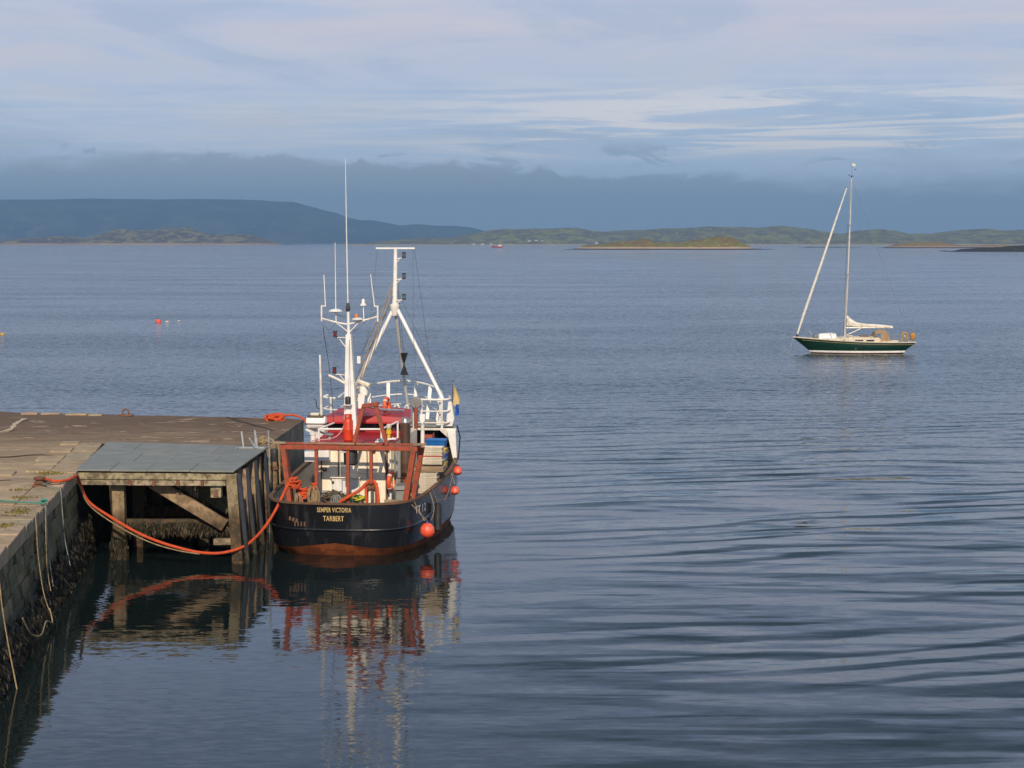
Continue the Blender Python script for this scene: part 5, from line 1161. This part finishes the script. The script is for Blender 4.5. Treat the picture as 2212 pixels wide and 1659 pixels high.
MB().tube([(.42, 0, 1.75), (1.0, 0, 3.6), (2.6, 0, 8.4), (3.9, 0, 12.4), (4.82, 0, 15.2)], [.075, .125, .115, .09, .05], 9).build('furled_jib', sailcloth, yacht)
MB().tube([(.40, 0, 1.35), (.40, 0, 1.75)], .09, 8).build('furling_drum', darkmetal, yacht)
MB().tube([(4.95, 0, 2.33), (9.25, 0, 2.36)], .07, 8).build('boom', silver, ym)
pts = [(4.98, 0, 2.95), (5.12, 0, 2.9), (5.4, 0, 2.78), (5.9, 0, 2.62), (6.6, 0, 2.55), (7.4, 0, 2.52), (8.2, 0, 2.47), (8.8, 0, 2.42), (9.22, 0, 2.44)]
hs = [.52, .46, .33, .22, .17, .155, .14, .13, .07]
rows = []
for (p, h_) in zip([tuple(q) for q in catmull(pts, 3)], [hs[min(i // 3, 8)] * (1 - (i % 3) / 3) + hs[min(i // 3 + 1, 8)] * ((i % 3) / 3) for i in range(25)]):
    ring = []
    for k in range(18):
        a = 2 * math.pi * k / 18; g = 1 + .24 * math.sin(k * 2.1 + p[0] * 1.6) + .12 * math.sin(p[0] * 9 + k)
        ring.append((p[0] + .04 * math.sin(k * 1.7), math.cos(a) * min(.2, h_ * .8) * g, p[2] + math.sin(a) * h_ * (1 + .07 * math.sin(k * 2.1 + p[0] * 2))))
    rows.append(ring)
MB().grid(rows, closed=True).build('furled_mainsail', sailcloth, yacht)
for xx, zz, r_ in ((6.35, 2.57, .235), (7.7, 2.5, .19), (8.6, 2.44, .17)): MB().torus((xx, 0, zz), r_, .02, Matrix.Rotation(R(90), 3, 'Y'), 16, 5).build('sail_tie', sailcloth, yacht)
MB().tube([(4.95, 0, 1.65), (6.35, 0, 2.3)], .04, 7).build('kicker', silver, ym)
MB().tube([(9.3, -.1, 2.3), (9.35, -.15, 1.2)], .02, 6).build('mainsheet', brope, yacht)
for a, b in (((4.98, -1.0, 7.25), (4.9, -1.5, .95)), ((5.1, -.95, 11.8), (4.98, -1.0, 7.25)), ((5.26, 0, 16.0), (5.1, -.95, 11.8)), ((5.26, 0, 16.0), (11.0, 0, 1.2)), ((4.2, -1.45, 1.0), (4.98, 0, 7.2)), ((2.3, 0, 1.3), (4.95, 0, 10.5)), ((4.98, 1.0, 7.25), (4.9, 1.5, .95)), ((5.1, .95, 11.8), (4.98, 1.0, 7.25))):
    MB().tube([a, b], .016, 5).build('stay_wire', stainless, yacht)
for sgn in (-1, 1):
    ps = [ystation(u, 0) for u in (.2, .34, .48, .62, .76, .9)]
    MB().tube([(x, sgn * y * .96, z + .62) for x, y, z in ps], .010, 5).build('guard_wire', stainless, yacht)
    for x, y, z in ps: MB().tube([(x, sgn * y * .96, z), (x, sgn * y * .96, z + .62)], .014, 5).build('stanchion', stainless, yacht)
MB().tube(catmull([(1.7, -.55, 1.3), (1.55, -.55, 1.95), (.5, 0, 2.05), (1.55, .55, 1.95), (1.7, .55, 1.3)], 5), .018, 6).build('pulpit', stainless, yacht)
MB().tube(catmull([(9.7, -1.1, .9), (9.75, -1.1, 1.55), (10.9, -.85, 1.6), (10.95, .85, 1.6), (9.75, 1.1, 1.55), (9.7, 1.1, .9)], 5), .018, 6).build('pushpit', stainless, yacht)
MB().tube([(10.95, -.6, 1.0), (11.0, -.6, 1.6)], .02, 6).build('pushpit_post', stainless, yacht); MB().tube(catmull([(11.2, 0, 1.0), (11.35, 0, 1.3), (11.3, 0, .6), (11.45, 0, .5)], 4), .03, 6).build('stern_ladder', stainless, yacht)
MB().tube([(10.9, 0, 1.2), (11.1, 0, 2.1)], .02, 6).build('ensign_staff', teak, yacht)
MB().rng(9.6, 10.5, -1.08, -1.02, 1.05, 1.4).build('spray_dodger', greyplas, yacht)
MB().tube([(.05, 0, 1.35), (-.15, -.05, .7), (-.45, -.1, -.1)], .025, 6).build('mooring_chain', stainless, yacht)
tend = thing('tender', 'white tender stowed upside down on the yacht foredeck', 'dinghy', (yx0 + 3.25, YY, 1.36))
rows = []
for x, wd_, h_ in ((-.98, .25, .25), (-.85, .45, .42), (-.4, .58, .50), (.3, .60, .52), (.72, .56, .46), (.80, .45, .2)):
    rows.append([(x, wd_ * math.cos(math.pi * i / 10), h_ * max(0, math.sin(math.pi * i / 10)) ** .6) for i in range(11)])
mb = MB(); mb.grid(rows); mb.add(rows[0], [tuple(range(11))]); mb.add(rows[-1], [tuple(range(10, -1, -1))]); mb.build('tender_hull', white_clean, tend)
mb = MB(); mb.tube([(.28, -.63, .1), (.1, -.58, .42)], .02, 5); mb.build('lashing', rig, tend)
MB().rng(-1.35, -.9, -.35, .3, .0, .34).build('folded_bow', greyplas, tend, True, .1)
def horseshoe(label, loc, m, s=1.0):
    o = thing('horseshoe_lifebuoy', label, 'lifebuoy', loc)
    pts = [(-.20 * s, 0, -.3 * s), (-.25 * s, 0, 0), (-.18 * s, 0, .22 * s), (0, 0, .30 * s), (.18 * s, 0, .22 * s), (.25 * s, 0, 0), (.20 * s, 0, -.3 * s)]
    MB().tube(catmull(pts, 4), .085 * s, 9).build('float', m, o); MB().rng(-.04, .04, -.09, -.05, -.1, .1).build('label_patch', tape, o); return o
horseshoe('yellow horseshoe lifebuoy, the left one on the yacht stern rail', (yx0 + 10.15, YY - 1.05, 1.62), dullyel, 1.0)
db = thing('lifebuoy_bag', 'yellow orange lifebuoy bag at the very stern of the yacht', 'lifebuoy', (yx0 + 10.95, YY - .7, 1.28))
MB().lathe([(.2, 0), (.24, .06), (.24, .5), (.16, .6)], (0, 0, 0), 12).build('bag', dullyel, db); MB().rng(-.06, .06, -.27, -.22, .05, .5).build('bag_stripe', amber, db)
MB().tube([(-.1, 0, .5), (-.12, 0, 1.0)], .02, 5).build('danbuoy_pole', redplas, db)

# ------------------------------------------------------------------ floats and the distant ship
def mooring_buoy(label, X, Y, r, m):
    o = thing('mooring_buoy', label, 'buoy', (X, Y, 0))
    MB().lathe([(r * .6, -r * .6), (r * .95, -r * .3), (r, .1 * r), (r * .95, r * .75), (r * .6, r * 1.1)], (0, 0, 0), 18).build('float', m, o)
    MB().torus((0, 0, r * 1.2), r * .18, r * .05, Matrix.Rotation(R(90), 3, 'X'), 12, 6).build('mooring_eye', darkmetal, o)
    return o
mooring_buoy('round orange mooring buoy afloat in open water left of the boat', -45.2, 246, .37, buoyor)
mooring_buoy('yellow float at the left edge of the picture', -56.3, 212.5, .24, yellplas)
def pickup(label, X, Y, s):
    o = thing('pickup_float', label, 'float', (X, Y, 0)); MB().ball((0, 0, .05), s, 10, 8, 1.5, 1, .7).build('float', boxplas, o); MB().tube([(s, 0, .06), (s * 2.2, 0, .0)], .02, 5).build('line', brope, o)
pickup('pale pickup float close beside the orange mooring buoy', -44.3, 247.2, .17); pickup('tiny white float farther right of the orange mooring buoy', -43.3, 250, .11)
SY = 3860.0
ship = thing('ship', 'small red workboat with white wheelhouse far off under the hills', 'ship', ((1062 - 1106) / 4158 * SY, SY, 0))
rows = []
for x, hb, zt in ((0, .3, 4.6), (2, 2, 4.1), (6, 3, 3.1), (12, 3.1, 2.7), (19, 3, 3.0), (22.5, 2.4, 3.4)):
    rows.append([(x + (1.6 if x == 0 else 0), -hb * .6, -.6), (x, -hb, zt * .5), (x, -hb, zt), (x, hb, zt), (x, hb, zt * .5), (x + (1.6 if x == 0 else 0), hb * .6, -.6)])
mb = MB(); mb.grid(rows); mb.add(rows[-1], [tuple(range(6))]); mb.build('hull', worn('ship_red', (.42, .045, .03, 1), None, .2), ship)
whouse = MB().rng(13.5, 20, -2.2, 2.2, 2.6, 5.4).build('wheelhouse', white, ship); MB().rng(14.8, 18, -1.9, 1.9, 5.4, 7.4).build('bridge', worn('ship_buff', (.65, .42, .22, 1)), ship)
for xx in (15.2, 16.2, 17.2): MB().rng(xx - .35, xx + .35, -1.95, -1.88, 6.2, 6.9).build('window', glass, ship)
MB().tube([(16.5, 0, 7.3), (16.5, 0, 10.5)], .25, 6).build('mast', white, ship); MB().tube([(5, 0, 3), (4.6, 0, 7)], .18, 6).build('foremast', white, ship)
